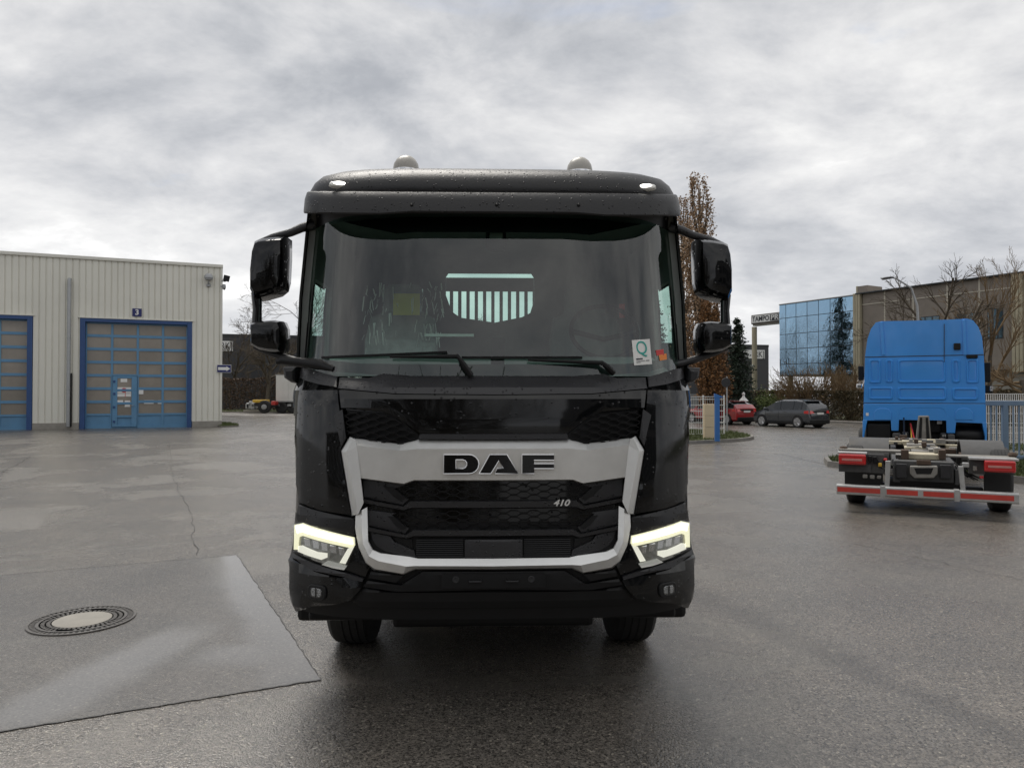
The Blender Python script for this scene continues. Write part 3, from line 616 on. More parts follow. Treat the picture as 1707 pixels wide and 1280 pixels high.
# ------------------------------------------------------------------ ground
def ground_mat(name, c0, c1, wet=.5, rough_dry=.5, grain=1., bump=.5, band=True, film=False):
    m = bpy.data.materials.new(name); m.use_nodes = True; nt = m.node_tree; N = nt.nodes.new; L = nt.links.new
    b = nt.nodes['Principled BSDF']; tc = N('ShaderNodeTexCoord'); P = tc.outputs['Object']
    def nz(s, d=4, r=.6, vec=P, dist=0.):
        n = N('ShaderNodeTexNoise'); L(vec, n.inputs['Vector']); n.inputs['Scale'].default_value = s; n.inputs['Detail'].default_value = d; n.inputs['Roughness'].default_value = r; n.inputs['Distortion'].default_value = dist; return n.outputs[0]
    def mr(v, a, z, o0=0., o1=1., smooth=True):
        n = N('ShaderNodeMapRange'); n.interpolation_type = 'SMOOTHSTEP' if smooth else 'LINEAR'; L(v, n.inputs[0])
        for i, q in zip((1, 2, 3, 4), (a, z, o0, o1)): n.inputs[i].default_value = q
        return n.outputs[0]
    def mt(op, a, c=None):
        n = N('ShaderNodeMath'); n.operation = op
        for i, q in enumerate((a, c)):
            if q is None: continue
            if isinstance(q, (int, float)): n.inputs[i].default_value = q
            else: L(q, n.inputs[i])
        return n.outputs[0]
    def mixc(f, a, c, bl='MIX'):
        n = N('ShaderNodeMix'); n.data_type = 'RGBA'; n.blend_type = bl
        for s, q in (('Factor', f), (6, a), (7, c)):
            if isinstance(q, (int, float)): n.inputs[s].default_value = q
            elif isinstance(q, tuple): n.inputs[s].default_value = (*q, 1)
            else: L(q, n.inputs[s])
        return n.outputs[2]
    big = nz(.22, 5, .6, dist=.4); med = nz(1.3, 6, .65); fine = nz(95, 3, .7)
    col = mixc(mr(big, .35, .65), c0, c1)
    col = mixc(mr(med, .3, .7), col, mixc(1., col, (1.28, 1.24, 1.2), 'MULTIPLY'))
    vo = N('ShaderNodeTexVoronoi'); L(P, vo.inputs['Vector']); vo.inputs['Scale'].default_value = 92; vo.feature = 'F1'
    vc = N('ShaderNodeSeparateColor'); L(vo.outputs['Color'], vc.inputs[0])
    stone = mr(vc.outputs[0], 0, 1, 1-.55*grain, 1+.7*grain, False)
    col = mixc(1., col, stone, 'MULTIPLY')
    spk = mr(vc.outputs[1], .972, .985, 0, .55*grain); col = mixc(spk, col, (.42, .38, .31))          # pale chips
    sep = N('ShaderNodeSeparateXYZ'); L(P, sep.inputs[0])
    wetm = mr(nz(.5, 5, .6, dist=.6), .5-wet*.25, .75-wet*.25)
    if band:
        # tyre track worn along the yard: dark, a line on the ground with its own place
        p, q = gnd(1150, 985), gnd(1700, 1235); dx, dy = (q-p).x, (q-p).y; l = math.hypot(dx, dy); nx, ny = -dy/l, dx/l
        t = mt('ADD', mt('MULTIPLY', sep.outputs[0], nx), mt('MULTIPLY', sep.outputs[1], ny)); t = mt('SUBTRACT', t, nx*p.x+ny*p.y)
        t = mt('ADD', t, mt('MULTIPLY', mt('SUBTRACT', med, .5), .5)); t = mt('ABSOLUTE', t)
        bm_ = mr(t, .02, .26, .42, 0.); col = mixc(bm_, col, (.030, .028, .026))
    L(col, b.inputs['Base Color'])
    ro = mr(wetm, 0, 1, rough_dry, .255); ro = mt('ADD', ro, mt('MULTIPLY', mt('SUBTRACT', fine, .5), .16))
    h = mt('MULTIPLY', vo.outputs['Distance'], -1.0)
    h = mt('ADD', h, mt('MULTIPLY', fine, .5))
    bp = N('ShaderNodeBump'); bp.inputs['Distance'].default_value = .0065; L(h, bp.inputs['Height'])
    bs = mr(wetm, 0, 1, bump, bump*.75)
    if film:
        # water film, its bright sky reflection mixed into the colour: a band along the right edge of the repair and a streak across it
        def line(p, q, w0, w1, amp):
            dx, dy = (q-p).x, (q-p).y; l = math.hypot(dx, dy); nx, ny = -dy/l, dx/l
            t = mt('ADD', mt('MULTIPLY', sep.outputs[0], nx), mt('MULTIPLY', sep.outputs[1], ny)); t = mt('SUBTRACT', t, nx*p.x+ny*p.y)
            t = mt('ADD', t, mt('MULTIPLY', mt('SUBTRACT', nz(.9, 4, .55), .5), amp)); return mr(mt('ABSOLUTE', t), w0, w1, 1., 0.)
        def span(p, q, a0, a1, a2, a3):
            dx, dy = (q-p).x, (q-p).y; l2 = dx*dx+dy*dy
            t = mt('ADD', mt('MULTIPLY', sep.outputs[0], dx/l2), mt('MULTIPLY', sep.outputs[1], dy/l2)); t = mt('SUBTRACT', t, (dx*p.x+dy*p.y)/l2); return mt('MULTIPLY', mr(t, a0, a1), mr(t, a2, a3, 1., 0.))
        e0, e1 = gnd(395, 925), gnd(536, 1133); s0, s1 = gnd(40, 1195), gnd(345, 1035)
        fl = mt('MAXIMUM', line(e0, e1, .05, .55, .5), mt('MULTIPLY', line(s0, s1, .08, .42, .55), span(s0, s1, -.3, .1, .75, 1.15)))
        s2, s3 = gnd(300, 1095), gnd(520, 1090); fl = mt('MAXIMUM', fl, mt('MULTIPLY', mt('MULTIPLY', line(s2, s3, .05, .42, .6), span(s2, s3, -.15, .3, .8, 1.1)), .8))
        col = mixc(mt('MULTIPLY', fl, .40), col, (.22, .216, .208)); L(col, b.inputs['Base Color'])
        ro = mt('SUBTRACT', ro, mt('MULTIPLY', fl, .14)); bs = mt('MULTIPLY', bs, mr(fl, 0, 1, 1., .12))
    L(ro, b.inputs['Roughness']); L(bs, bp.inputs['Strength']); L(bp.outputs[0], b.inputs['Normal'])
    b.inputs['Specular IOR Level'].default_value = 1.0
    MATS[name] = m; return m
ground_mat('asphalt', (.080, .073, .064), (.098, .090, .079), wet=.8, rough_dry=.33, bump=.6, grain=1.15)
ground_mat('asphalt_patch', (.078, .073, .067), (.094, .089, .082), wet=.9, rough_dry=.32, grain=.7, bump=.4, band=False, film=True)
ground_mat('asphalt_far', (.13, .123, .114), (.15, .142, .133), wet=.6, rough_dry=.45, band=False)
mat('tar', (.045, .043, .040), .45, var=.25, scale=20)
mat('kerb', (.17, .16, .145), .75, var=.25, scale=9, bump=.3, dirt=.4)
mat('grass_soil', (.055, .062, .022), .9, var=.35, scale=5, bump=.6, bscale=40)
mat('field', (.045, .05, .022), .95, var=.3, scale=.3)
mat('concrete', (.27, .255, .225), .75, var=.18, scale=5, bump=.25, dirt=.25)
mat('iron', (.10, .095, .09), .45, metal=.5, var=.3, scale=25, bump=.3, bscale=90)
mat('iron_dark', (.018, .017, .016), .6, var=.3, scale=30)
def axis_lines(lo, hi, dense):
    v = []; x = lo
    while x < hi:
        v.append(x); x += 1.0 if dense[0] < x < dense[1] else 12.0
    return v+[hi]
xs = axis_lines(-260, 260, (-34, 30)); ys = axis_lines(-160, 52, (-6, 52))
mb = MB(); mb.add([(x, y, gz(x, y)) for y in ys for x in xs], [(j*len(xs)+i, j*len(xs)+i+1, (j+1)*len(xs)+i+1, (j+1)*len(xs)+i) for j in range(len(ys)-1) for i in range(len(xs)-1)])
tag(mb.build('yard', 'asphalt', smooth=True), kind='structure')
ys2 = [52, 54, 56, 58, 60, 62, 64, 66, 70, 80, 100, 140, 220, 400, 900]
mb = MB(); mb.add([(x*(1 if y < 80 else 3), y, gz(x, y)) for y in ys2 for x in xs], [(j*len(xs)+i, j*len(xs)+i+1, (j+1)*len(xs)+i+1, (j+1)*len(xs)+i) for j in range(len(ys2)-1) for i in range(len(xs)-1)])
tag(mb.build('road', 'asphalt_far', smooth=True), kind='structure')
# repaired rectangle
A, B_, Cc, D_ = gnd(0, 959), gnd(395, 925), gnd(536, 1133), gnd(0, 1220)
L1 = A+(A-B_)*.8; L4 = D_+(D_-Cc)*.5
random.seed(2)
def jit(a, b, n, amp): return [a.lerp(b, i/n)+Vector((random.uniform(-amp, amp), random.uniform(-amp, amp), 0))*(0 if i in (0, n) else 1) for i in range(n+1)]
edge_b = jit(L1, B_, 60, .006); edge_r = jit(B_, Cc, 50, .006); edge_f = jit(Cc, L4, 60, .006)
mb = MB(); ring = edge_b+edge_r[1:]+edge_f[1:]
mb.add([(p.x, p.y, .004) for p in ring], [tuple(range(len(ring)))])
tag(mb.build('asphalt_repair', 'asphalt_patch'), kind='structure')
def seam(pts, wd, name='tar_seam', z=.008, m='tar'):
    mb = MB(); k = len(pts); V = []
    for i, p in enumerate(pts):
        d = (pts[min(i+1, k-1)]-pts[max(i-1, 0)]); d = Vector((-d.y, d.x, 0)).normalized(); w_ = wd*random.uniform(.35, 1.25)
        V += [p+d*w_/2, p-d*w_/2]
    V = [(p.x, p.y, gz(p.x, p.y)+z) for p in V]
    mb.add(V, [(2*i, 2*i+1, 2*i+3, 2*i+2) for i in range(k-1)]); return tag(mb.build(name, m), kind='structure')
seam(edge_b, .012); seam(edge_r, .007); seam(edge_f, .011)
def crack(pxs, wd, amp=.05, n=10):
    P = [gnd(a, b, .0) for a, b in pxs]; pts = []
    for a, b in zip(P, P[1:]): pts += jit(a, b, n, amp)[:-1]
    seam(pts+[P[-1]], wd, 'asphalt_crack')
crack([(283, 745), (287, 790), (296, 815), (318, 855), (327, 925)], .011, .028)
crack([(0, 792), (30, 780), (50, 768)], .02, .05); crack([(255, 810), (297, 806)], .018, .03)
crack([(1160, 748), (1300, 757), (1420, 785)], .018, .06); crack([(1395, 702), (1480, 720)], .03, .1)
crack([(1200, 860), (1420, 905), (1707, 968)], .008, .05, 30)
# manhole
mc = gnd(137.5, 1034.5)
mh = thing('manhole_cover', 'round iron manhole cover with pale concrete centre set in the asphalt repair', 'manhole', (mc.x, mc.y, .004), R(8))
def ringmesh(r0, r1, z0, z1, n=64): return MB().lathe([(r0, z0), (r0, z1), (r1, z1), (r1, z0), (r0, z0)], (0, 0, 0), 'z', n)
ringmesh(.372, .392, 0, .010).build('frame_rim', 'iron', mh, smooth=30)
ringmesh(.300, .372, 0, .0035).build('frame_bed', 'iron_dark', mh)
tooth = None
for k in range(56):
    t = 2*math.pi*k/56
    if tooth is None: o = tooth = MB().prism([(.334, -.008), (.366, -.011), (.366, .011), (.334, .008)], .0035, .0085, 'z').build('frame_tooth', 'iron', mh, bevel=.0015)
    else: o = tooth.copy(); C.objects.link(o)
    o.rotation_euler = (0, 0, t)
ringmesh(.303, .325, .0035, .010).build('lid_rim', 'iron', mh, smooth=30)
lug = None
for k in range(44):
    for r0, r1, ph in ((.222, .252, 0), (.262, .292, .5)):
        if 8 < k % 22 < 12 and r0 > .23: continue
        t = 2*math.pi*(k+ph)/44
        if lug is None: o = lug = MB().prism([(-.015, -.010), (.015, -.012), (.015, .012), (-.015, .010)], .0035, .009, 'z').build('lid_lug', 'iron', mh, bevel=.002)
        else: o = lug.copy(); C.objects.link(o)
        o.location = ((r0+r1)/2*math.cos(t), (r0+r1)/2*math.sin(t), 0); o.rotation_euler = (0, 0, t)
MB().lathe([(.214, .0035), (.214, .009), (.20, .0105), (0, .0112)], (0, 0, 0), 'z', 48).build('concrete_fill', 'concrete', mh, smooth=30)
# ------------------------------------------------------------------ grass patches with kerbs
mat('grass_blade', (.075, .095, .026), .7, var=.45, scale=3)
mat('grass_dry', (.16, .13, .055), .8, var=.35, scale=3)
def blades(name, poly, z, n, hmin, hmax, seed, m='grass_blade', label='', fz=None):
    rnd = random.Random(seed); xs_ = [p[0] for p in poly]; ys_ = [p[1] for p in poly]; V = []; F = []; k = 0
    while k < n:
        x, y = rnd.uniform(min(xs_), max(xs_)), rnd.uniform(min(ys_), max(ys_))
        if not inpoly(x, y, poly): continue
        k += 1; a = rnd.uniform(0, 6.28); h = rnd.uniform(hmin, hmax); w_ = h*.16; lx, ly = rnd.uniform(-.5, .5)*h, rnd.uniform(-.5, .5)*h; zz_ = z
        i = len(V); V += [(x-w_*math.cos(a), y-w_*math.sin(a), zz_), (x+w_*math.cos(a), y+w_*math.sin(a), zz_), (x+lx, y+ly, zz_+h)]; F.append((i, i+1, i+2))
    me = bpy.data.meshes.new(name); me.from_pydata(V, [], F); return tag(link(name, me, m), label, 'grass', None, 'stuff')
def island(name, poly, z0, h, label, n, seed, kerb_side=None):
    """poly counter-clockwise (x, y); kerbstones round it, soil inside"""
    MBk = MB(); MBk.add([(x, y, z0+h-.012) for x, y in poly], [tuple(range(len(poly)))]); tag(MBk.build(name+'_soil', 'grass_soil'), kind='structure')
    k = MB(); cx = sum(p[0] for p in poly)/len(poly); cy = sum(p[1] for p in poly)/len(poly); rings = []
    m_ = len(poly)
    for i in range(m_):
        p, a, b = Vector(poly[i]), Vector(poly[i-1]), Vector(poly[(i+1) % m_]); t = (b-a).normalized(); nn = Vector((t.y, -t.x))
        o_, i_ = p+nn*.13, p
        rings.append([(o_.x, o_.y, z0-.05), (o_.x-nn.x*.02, o_.y-nn.y*.02, z0+h), (i_.x, i_.y, z0+h), (i_.x, i_.y, z0-.05)])
    k.loft(rings+[rings[0]], cap0=False, cap1=False); tag(k.build(name+'_kerb', 'kerb'), kind='structure')
    return blades('grass', poly, z0+h-.012, n, .04, .11, seed, label=label)
def arcpoly(pts): return [(p.x, p.y) for p in pts]
isl = [gnd(1060, 742), gnd(1100, 741), gnd(1157, 739.5), gnd(1200, 737.5), gnd(1230, 735.5), gnd(1246, 733.5), gnd(1252, 731.5), gnd(1250, 729), gnd(1235, 725.5), gnd(1212, 722), gnd(1157, 720), gnd(1060, 719)]
island('entrance_island', arcpoly(isl), 0, .12, 'short grass on the kerbed island around the beige entrance pillar', 9000, 5)
isl2 = [gnd(1387, 777), gnd(1440, 783), gnd(1600, 797), gnd(1690, 803), gnd(1790, 812), gnd(1850, 790), gnd(1790, 768), gnd(1640, 764), gnd(1480, 766), gnd(1400, 767), gnd(1381, 770)]
island('gate_island', arcpoly(isl2), 0, .13, 'grass strip with kerb running beneath the blue-grey gate', 14000, 6)
lp = [(-46, 60.5), (-9, 60.5), (-9, 66), (-46, 66)]
island('verge', lp, .32, .10, 'narrow grass verge in front of the brown hedge beside the white trailer', 9000, 7)
lp = [gnd(369, 706, .32), gnd(384, 707, .32), gnd(397, 709.5, .32), gnd(398, 711, .32), gnd(369, 712.5, .32), gnd(360, 711, .32)]
island('hall_corner', arcpoly(lp), .32, .06, 'mossy grass tuft at the corner of the beige hall', 1500, 8)
# street kerb and footpath behind the parked cars
STR = Vector((21.6, 45, 0)); SRZ = R(-60)
def S2W(x, y, z=0.): return STR+Matrix.Rotation(SRZ, 3, 'Z') @ Vector((x, y, z))
def sheet(name, m, x0, x1, y0, y1, z):
    return tag(MB().add([S2W(x0, y0, z), S2W(x1, y0, z), S2W(x1, y1, z), S2W(x0, y1, z)], [(0, 1, 2, 3)]).build(name, m), kind='structure')
rings = [[S2W(x, 0, -.05), S2W(x, .02, .12), S2W(x, .15, .12), S2W(x, .15, -.05)] for x in range(-46, 60, 2)]
tag(MB().loft(rings).build('street_kerb', 'kerb'), kind='structure')
sheet('pavement', 'asphalt_far', -46, 60, .15, 2.0, .112); sheet('lawn', 'field', -46, 80, 2.0, 60, .10)
tag(MB().add([(-120, 66.4, .36), (3.5, 66.4, .36), (3.5, 110, .36), (-120, 110, .36)], [(0, 1, 2, 3)]).build('lawn', 'field'), kind='structure')
# ------------------------------------------------------------------ beige hall on the left
mat('cladding', (.69, .68, .61), .48, var=.05, scale=.6, bump=.03, bscale=6, dirt=.14, objvar=.025)
mat('flashing', (.66, .65, .59), .45, var=.06, scale=2)
mat('door_blue', (.10, .24, .40), .42, var=.08, scale=3, dirt=.12)
mat('door_blue_dark', (.022, .065, .19), .45, var=.08, scale=3)
mat('door_pane', (.24, .215, .18), .22, var=.14, scale=1.2, spec=.7, objvar=.14)
mat('sign_blue', (.012, .018, .12), .4, var=.05)
mat('sign_white', (.72, .72, .70), .45, var=.05)
mat('galv', (.33, .34, .345), .45, metal=.4, var=.12, scale=8)
hall_dir = Vector((.923, .383, 0)).normalized(); HZ = .32; h0 = Vector((-13.67, 34.4, HZ)); hrz = math.atan2(hall_dir.y, hall_dir.x)
hall = thing('workshop_hall', 'beige corrugated workshop hall with blue sectional doors', 'building', h0, hrz)
_Hi = Matrix.Rotation(-hrz, 3, 'Z')
def hp(px, py, yl=0.):
    o_ = _Hi @ (Vector((0, 0, CAMH))-h0); d = _Hi @ ray(px, py); return o_+d*((yl-o_.y)/d.y)
HT = hp(360, 441).z; PIT = .25
d3 = (hp(133, 600).x, hp(320, 600).x, hp(226, 533).z); d2r = hp(54, 600).x; d2 = (d2r-(d3[1]-d3[0]), d2r, hp(40, 526).z)
def z_base(x):
    for a, b, t in (d3, d2):
        if a-.02 < x < b+.02: return t
    return .28
rib = [(0, 0), (.185, 0), (.200, .035), (.235, .035)]
x = -.06; groups = []
while x > -24:
    zb = z_base(x-PIT/2)
    if groups and groups[-1][1] == zb and groups[-1][2] < 4: groups[-1][0] = x-PIT; groups[-1][2] += 1
    else: groups.append([x-PIT, zb, 1])
    x -= PIT
for x0, zb, n in groups:
    pts = []
    for k in range(n): pts += [(x0+k*PIT+a, b) for a, b in rib]
    pts.append((x0+n*PIT, 0))
    MB().add([(a, b, z) for z in (zb, HT-.12) for a, b in pts], [(i, i+1, len(pts)+i+1, len(pts)+i) for i in range(len(pts)-1)]).build('cladding_sheet', 'cladding', hall)
box('roof_flashing', 'flashing', hall, -24, .04, -.07, .4, HT-.14, HT, .01)
box('corner_trim', 'flashing', hall, -.07, .03, -.03, .2, .28, HT-.14, .008)
o = MB().box(-24, -.01, .42, 22, 0, HT-.15).build('wall_core', 'cladding', hall)
for a, b in ((d3[1], .0), (d2[1], d3[0])): box('plinth', 'concrete', hall, a+.02, b-.01 if b else .03, -.06, .3, -.1, .28, .015)
def trims(d):
    a, b, t = d
    box('door_jamb', 'door_blue_dark', hall, a, a+.20, -.03, .42, -.02, t, .008); box('door_jamb', 'door_blue_dark', hall, b-.20, b, -.03, .42, -.02, t, .008)
    box('door_head', 'door_blue_dark', hall, a+.20, b-.20, -.028, .40, t-.16, t-.002, .008)
    box('door_drip', 'flashing', hall, a-.08, b+.08, -.05, .02, t, t+.05, .005)
def secdoor(d, wicket):
    a, b, t = d[0]+.20, d[1]-.20, d[2]-.16; Y = .24
    sd_ = box('sectional_door', 'door_blue', hall, a, b, Y+.03, Y+.10, 0, t)
    n = 8; bz = .60; rh = (t-bz)/7; cw = (b-a)/4
    for r in range(8):
        z0 = 0 if r == 0 else bz+(r-1)*rh; z1 = bz if r == 0 else bz+r*rh
        for c in range(4):
            if wicket and c == 1 and r < 4: continue
            x0, x1 = a+c*cw, a+(c+1)*cw
            box('pane' if r else 'infill_panel', 'door_pane' if r else 'door_blue', sd_, x0+.045, x1-.045, Y-.005 if r else Y+.004, Y+.03, z0+(.13 if r == 0 else .06), z1-(.03 if r == 0 else .06))
            for u0, u1, v0, v1 in ((x0, x0+.045, z0, z1), (x1-.045, x1, z0, z1), (x0+.045, x1-.045, z0, z0+(.13 if r == 0 else .06)), (x0+.045, x1-.045, z1-(.03 if r == 0 else .06), z1)):
                box('door_rail', 'door_blue', sd_, u0, u1, Y-.035, Y+.03, v0, v1)
    if wicket:
        x0, x1, z1 = a+cw, a+2*cw, bz+3*rh; w_ = box('wicket_door', 'door_blue', hall, x0+.01, x1-.01, Y, Y+.028, .0, z1-.01)
        for u0, u1, v0, v1 in ((x0+.02, x0+.22, .06, z1-.02), (x1-.24, x1-.02, .06, z1-.02)): box('stile', 'door_blue', w_, u0, u1, Y-.055, Y-.002, v0, v1, .006)
        for r in range(4):
            z0 = .06 if r == 0 else bz+(r-1)*rh; z2 = bz if r == 0 else bz+r*rh
            box('rail', 'door_blue', w_, x0+.22, x1-.24, Y-.055, Y-.002, z2-.12, z2-.02, .006)
            if r: box('pane', 'door_pane', w_, x0+.22, x1-.24, Y-.02, Y-.002, z0-.02, z2-.12)
        box('rail', 'door_blue', w_, x0+.22, x1-.24, Y-.055, Y-.002, .06, .16, .006)
        for zz_ in (.25, .9, 1.5, 2.05): box('hinge', 'door_blue_dark', w_, x0+.06, x0+.14, Y-.085, Y-.05, zz_, zz_+.10, .006)
        MB().tube([(x1-.16, Y-.055, 1.02), (x1-.16, Y-.10, 1.02), (x1-.30, Y-.10, 1.02)], .012, 6).build('handle', 'galv', w_)
        def note(px0, px1, py0, py1, m='sign_white', name='notice'):
            p, q = hp(px0, py0, Y-.03), hp(px1, py1, Y-.03); return box(name, m, hall, p.x, q.x, Y-.030, Y-.024, q.z, p.z)
        nb = note(193.5, 218.5, 645.5, 661); 
        p = hp(206.8, 650.5, Y-.034); MB().lathe([(.075, -.002), (.075, .002), (.105, .002), (.105, -.002), (.075, -.002)], (p.x, Y-.036, p.z), 'y', 20).build('print_ring', 'sticker_red', nb)
        MB().lathe([(0, -.002), (.035, -.002), (.035, .002)], (p.x+.01, Y-.036, p.z), 'y', 12).build('print_dot', 'print_dark', nb)
        box('print_line', 'sticker_red', nb, p.x+.04, p.x+.06, Y-.037, Y-.034, p.z-.30, p.z-.10); box('print_line', 'print_dark', nb, p.x-.28, p.x+.26, Y-.037, Y-.034, p.z-.15, p.z-.135)
        note(201, 212, 631, 637, 'paper_white'); note(231.5, 239, 646, 657)
        note(194, 205, 667, 674); note(208, 217, 667.5, 678); note(240, 256, 667, 673); note(263, 271, 667, 673)
trims(d3); trims(d2); secdoor(d3, True); secdoor(d2, False)
p0 = hp(115.5, 465, -.12); p1 = hp(115.5, 711, -.12)
dp = MB().tube([(p0.x, .05, p0.z), (p0.x, -.10, p0.z-.02), (p0.x, -.12, p0.z-.12), (p0.x, -.12, p1.z)], .075, 12).build('downpipe', 'galv', hall, smooth=40)
box('pipe_guard', 'black_plastic', hall, p0.x+.085, p0.x+.13, -.16, -.02, p1.z, hp(117, 622, -.1).z)
for f in (.25, .6): MB().lathe([(.08, -.02), (.088, -.02), (.088, .02), (.08, .02), (.08, -.02)], (p0.x, -.12, p1.z+(p0.z-p1.z)*f), 'z', 12).build('pipe_clip', 'galv', hall)
def hall_thing(name, label, cat, px, py, yl):
    p = hp(px, py, yl); q = thing(name, label, cat, h0+Matrix.Rotation(hrz, 3, 'Z') @ Vector((p.x, yl, p.z)), hrz); return q
s3 = hall_thing('number_sign', 'small dark blue plate with a white 3 above the sectional door', 'sign', 228.5, 521, -.04)
box('plate', 'sign_blue', s3, -.19, .19, -.01, .01, -.18, .18, .004); text('numeral', '3', .34, 'sign_white', s3, (0, -.014, 0), depth=.002, bold=.008)
ar = hall_thing('arrow_sign', 'blue plate with a white arrow fixed to the corner of the beige hall', 'sign', 373.5, 614.5, -.06)
pl = box('plate', 'sign_blue', ar, -.30, .30, -.01, .01, -.17, .17, .004)
box('border', 'sign_white', ar, -.315, .315, -.004, .012, -.185, .185, .004)
MB().prism([(-.26, .07), (.10, .07), (.10, .12), (.27, 0), (.10, -.12), (.10, -.07), (-.26, -.07)], -.016, -.011).build('arrow', 'sign_white', ar)
box('bracket', 'galv', ar, -.31, -.1, .012, .05, -.03, .03)
cm = hall_thing('wall_lamp', 'grey dome wall lamp under the roof edge of the beige hall', 'lamp', 348, 462, -.22)
MB().lathe([(.0, .16), (.12, .15), (.19, .05), (.20, -.05), (.17, -.06), (.16, -.12), (.08, -.16), (0, -.165)], (0, 0, 0), 'z', 20).build('dome', 'galv', cm, smooth=40)
MB().tube([(0, .22, -.26), (0, .05, -.28), (0, 0, -.16)], .03, 8).build('arm', 'galv', cm); box('junction_box', 'galv', cm, -.10, .10, .14, .215, -.42, -.30, .02)
fl = hall_thing('flood_light', 'small black floodlight on a bracket at the hall corner', 'lamp', 377.5, 464.5, -.1)
MB().box(-.14, .14, -.05, .05, -.13, .15, Matrix.Rotation(R(12), 4, 'Y')).build('housing', 'black_plastic', fl, bevel=.02); MB().tube([(-.22, .1, -.12), (-.05, 0, -.14), (0, 0, -.05)], .025, 6).build('bracket', 'black_plastic', fl)
cc = hall_thing('security_camera', 'pale round security camera below the floodlight on the hall corner', 'camera', 373.5, 478, -.05)
MB().lathe([(0, .12), (.07, .11), (.085, .0), (.07, -.10), (.03, -.14), (0, -.145)], (0, 0, 0), 'z', 14).build('housing', 'galv', cc, smooth=40); MB().lathe([(0, -.16), (.03, -.15), (.05, -.11), (.05, -.10)], (.01, -.02, 0), 'z', 10).build('lens', 'black_plastic', cc, smooth=40); box('bracket', 'galv', cc, -.16, -.02, 0, .05, -.02, .04)
import numpy as np
# ------------------------------------------------------------------ vegetation builders
mat('bark', (.075, .062, .045), .9, var=.3, scale=8, bump=.5)
mat('bark_green', (.085, .080, .045), .9, var=.3, scale=8, bump=.5)
mat('twig', (.085, .068, .048), .9, var=.3, scale=3)
mat('twig_tan', (.17, .115, .06), .9, var=.3, scale=3)
def leafmat(name, cols, rough=.7):
    m = bpy.data.materials.new(name); m.use_nodes = True; nt = m.node_tree; N = nt.nodes.new; L = nt.links.new; b = nt.nodes['Principled BSDF']; b.inputs['Roughness'].default_value = rough
    g = N('ShaderNodeNewGeometry'); r = N('ShaderNodeValToRGB'); L(g.outputs['Random Per Island'], r.inputs[0]); e = r.color_ramp.elements
    e[0].color = (*cols[0], 1); e[1].color = (*cols[-1], 1)
    for i, c in enumerate(cols[1:-1]): x = e.new((i+1)/(len(cols)-1)); x.color = (*c, 1)
    L(r.outputs[0], b.inputs['Base Color']); MATS[name] = m
leafmat('oak_leaf', [(.18, .115, .07), (.31, .20, .115), (.40, .27, .16), (.23, .145, .08)])
leafmat('beech_leaf', [(.09, .045, .018), (.20, .10, .035), (.27, .13, .045), (.13, .06, .02)])
leafmat('conifer_needle', [(.010, .020, .012), (.020, .038, .022), (.032, .052, .030)])
leafmat('hedge_leaf', [(.035, .030, .014), (.075, .058, .028), (.12, .085, .042), (.045, .045, .018)])
leafmat('hedge_russet', [(.04, .024, .014), (.085, .048, .028), (.12, .075, .045), (.05, .035, .022)])
leafmat('bush_green', [(.06, .09, .02), (.10, .14, .035), (.15, .18, .05)])
def leaves(name, P, size, m, parent, seed, flat=0., kind=None):
    """P (n,3) leaf centres -> one small two-triangle leaf each"""
    rng = np.random.default_rng(seed); n = len(P); P = np.asarray(P, float)
    a = rng.normal(size=(n, 3)); a /= np.linalg.norm(a, axis=1)[:, None]; b = rng.normal(size=(n, 3)); b -= (b*a).sum(1)[:, None]*a; b /= np.linalg.norm(b, axis=1)[:, None]
    if flat: a[:, 2] *= 1-flat; b[:, 2] *= 1-flat
    s = size*rng.uniform(.6, 1.35, n)[:, None]
    V = np.stack([P-a*s, P-b*s*.55, P+a*s, P+b*s*.55], 1).reshape(-1, 3)
    F = np.arange(4*n).reshape(-1, 4)
    me = bpy.data.meshes.new(name); me.from_pydata(V.tolist(), [], F.tolist()); o = link(name, me, m, parent)
    if kind: o['kind'] = kind
    return o
def grow(mbs, p, d, length, r, lev, rnd, cfg, tips):
    n = 4 if lev < 2 else 3; pts = [p]; rs = [r]
    for i in range(n):
        d = (d+Vector((rnd.gauss(0, 1), rnd.gauss(0, 1), rnd.gauss(0, 1)))*cfg['wig']+Vector((0, 0, cfg['up']*(.6 if lev else 1)))).normalized()
        p = p+d*(length/n); pts.append(p); rs.append(max(cfg['rmin'], r*(1-(.55 if lev else cfg.get('taper', .45))*(i+1)/n)))
    mbs[0 if lev == 0 else 1].tube(pts, rs, 8 if lev == 0 else (5 if lev == 1 else 3), cap=False)
    if lev >= cfg['lev']: tips.append((pts, rs)); return
    k = cfg['kids'][lev]
    for j in range(k):
        t = cfg['from'][lev]+(1-cfg['from'][lev])*(j+rnd.random()*.8)/k; t = min(t, .999); i = int(t*n); q = pts[i].lerp(pts[i+1], t*n-i); rr = rs[i]*.62
        ang = rnd.uniform(0, 6.283); e1 = d.orthogonal().normalized(); e2 = d.cross(e1); sp = cfg['spread'][lev]*rnd.uniform(.7, 1.25)
        nd = (d*math.cos(sp)+(e1*math.cos(ang)+e2*math.sin(ang))*math.sin(sp)).normalized()
        grow(mbs, q, nd, length*cfg['ratio'][lev]*rnd.uniform(.75, 1.2)*(1-.35*t), max(cfg['rmin'], rr), lev+1, rnd, cfg, tips)
BASE = dict(wig=.14, up=.05, rmin=.007, lev=4, kids=[7, 6, 5, 4], spread=[.85, .75, .7, .6], ratio=[.85, .62, .6, .55])
BASE['from'] = [.35, .25, .2, .2]
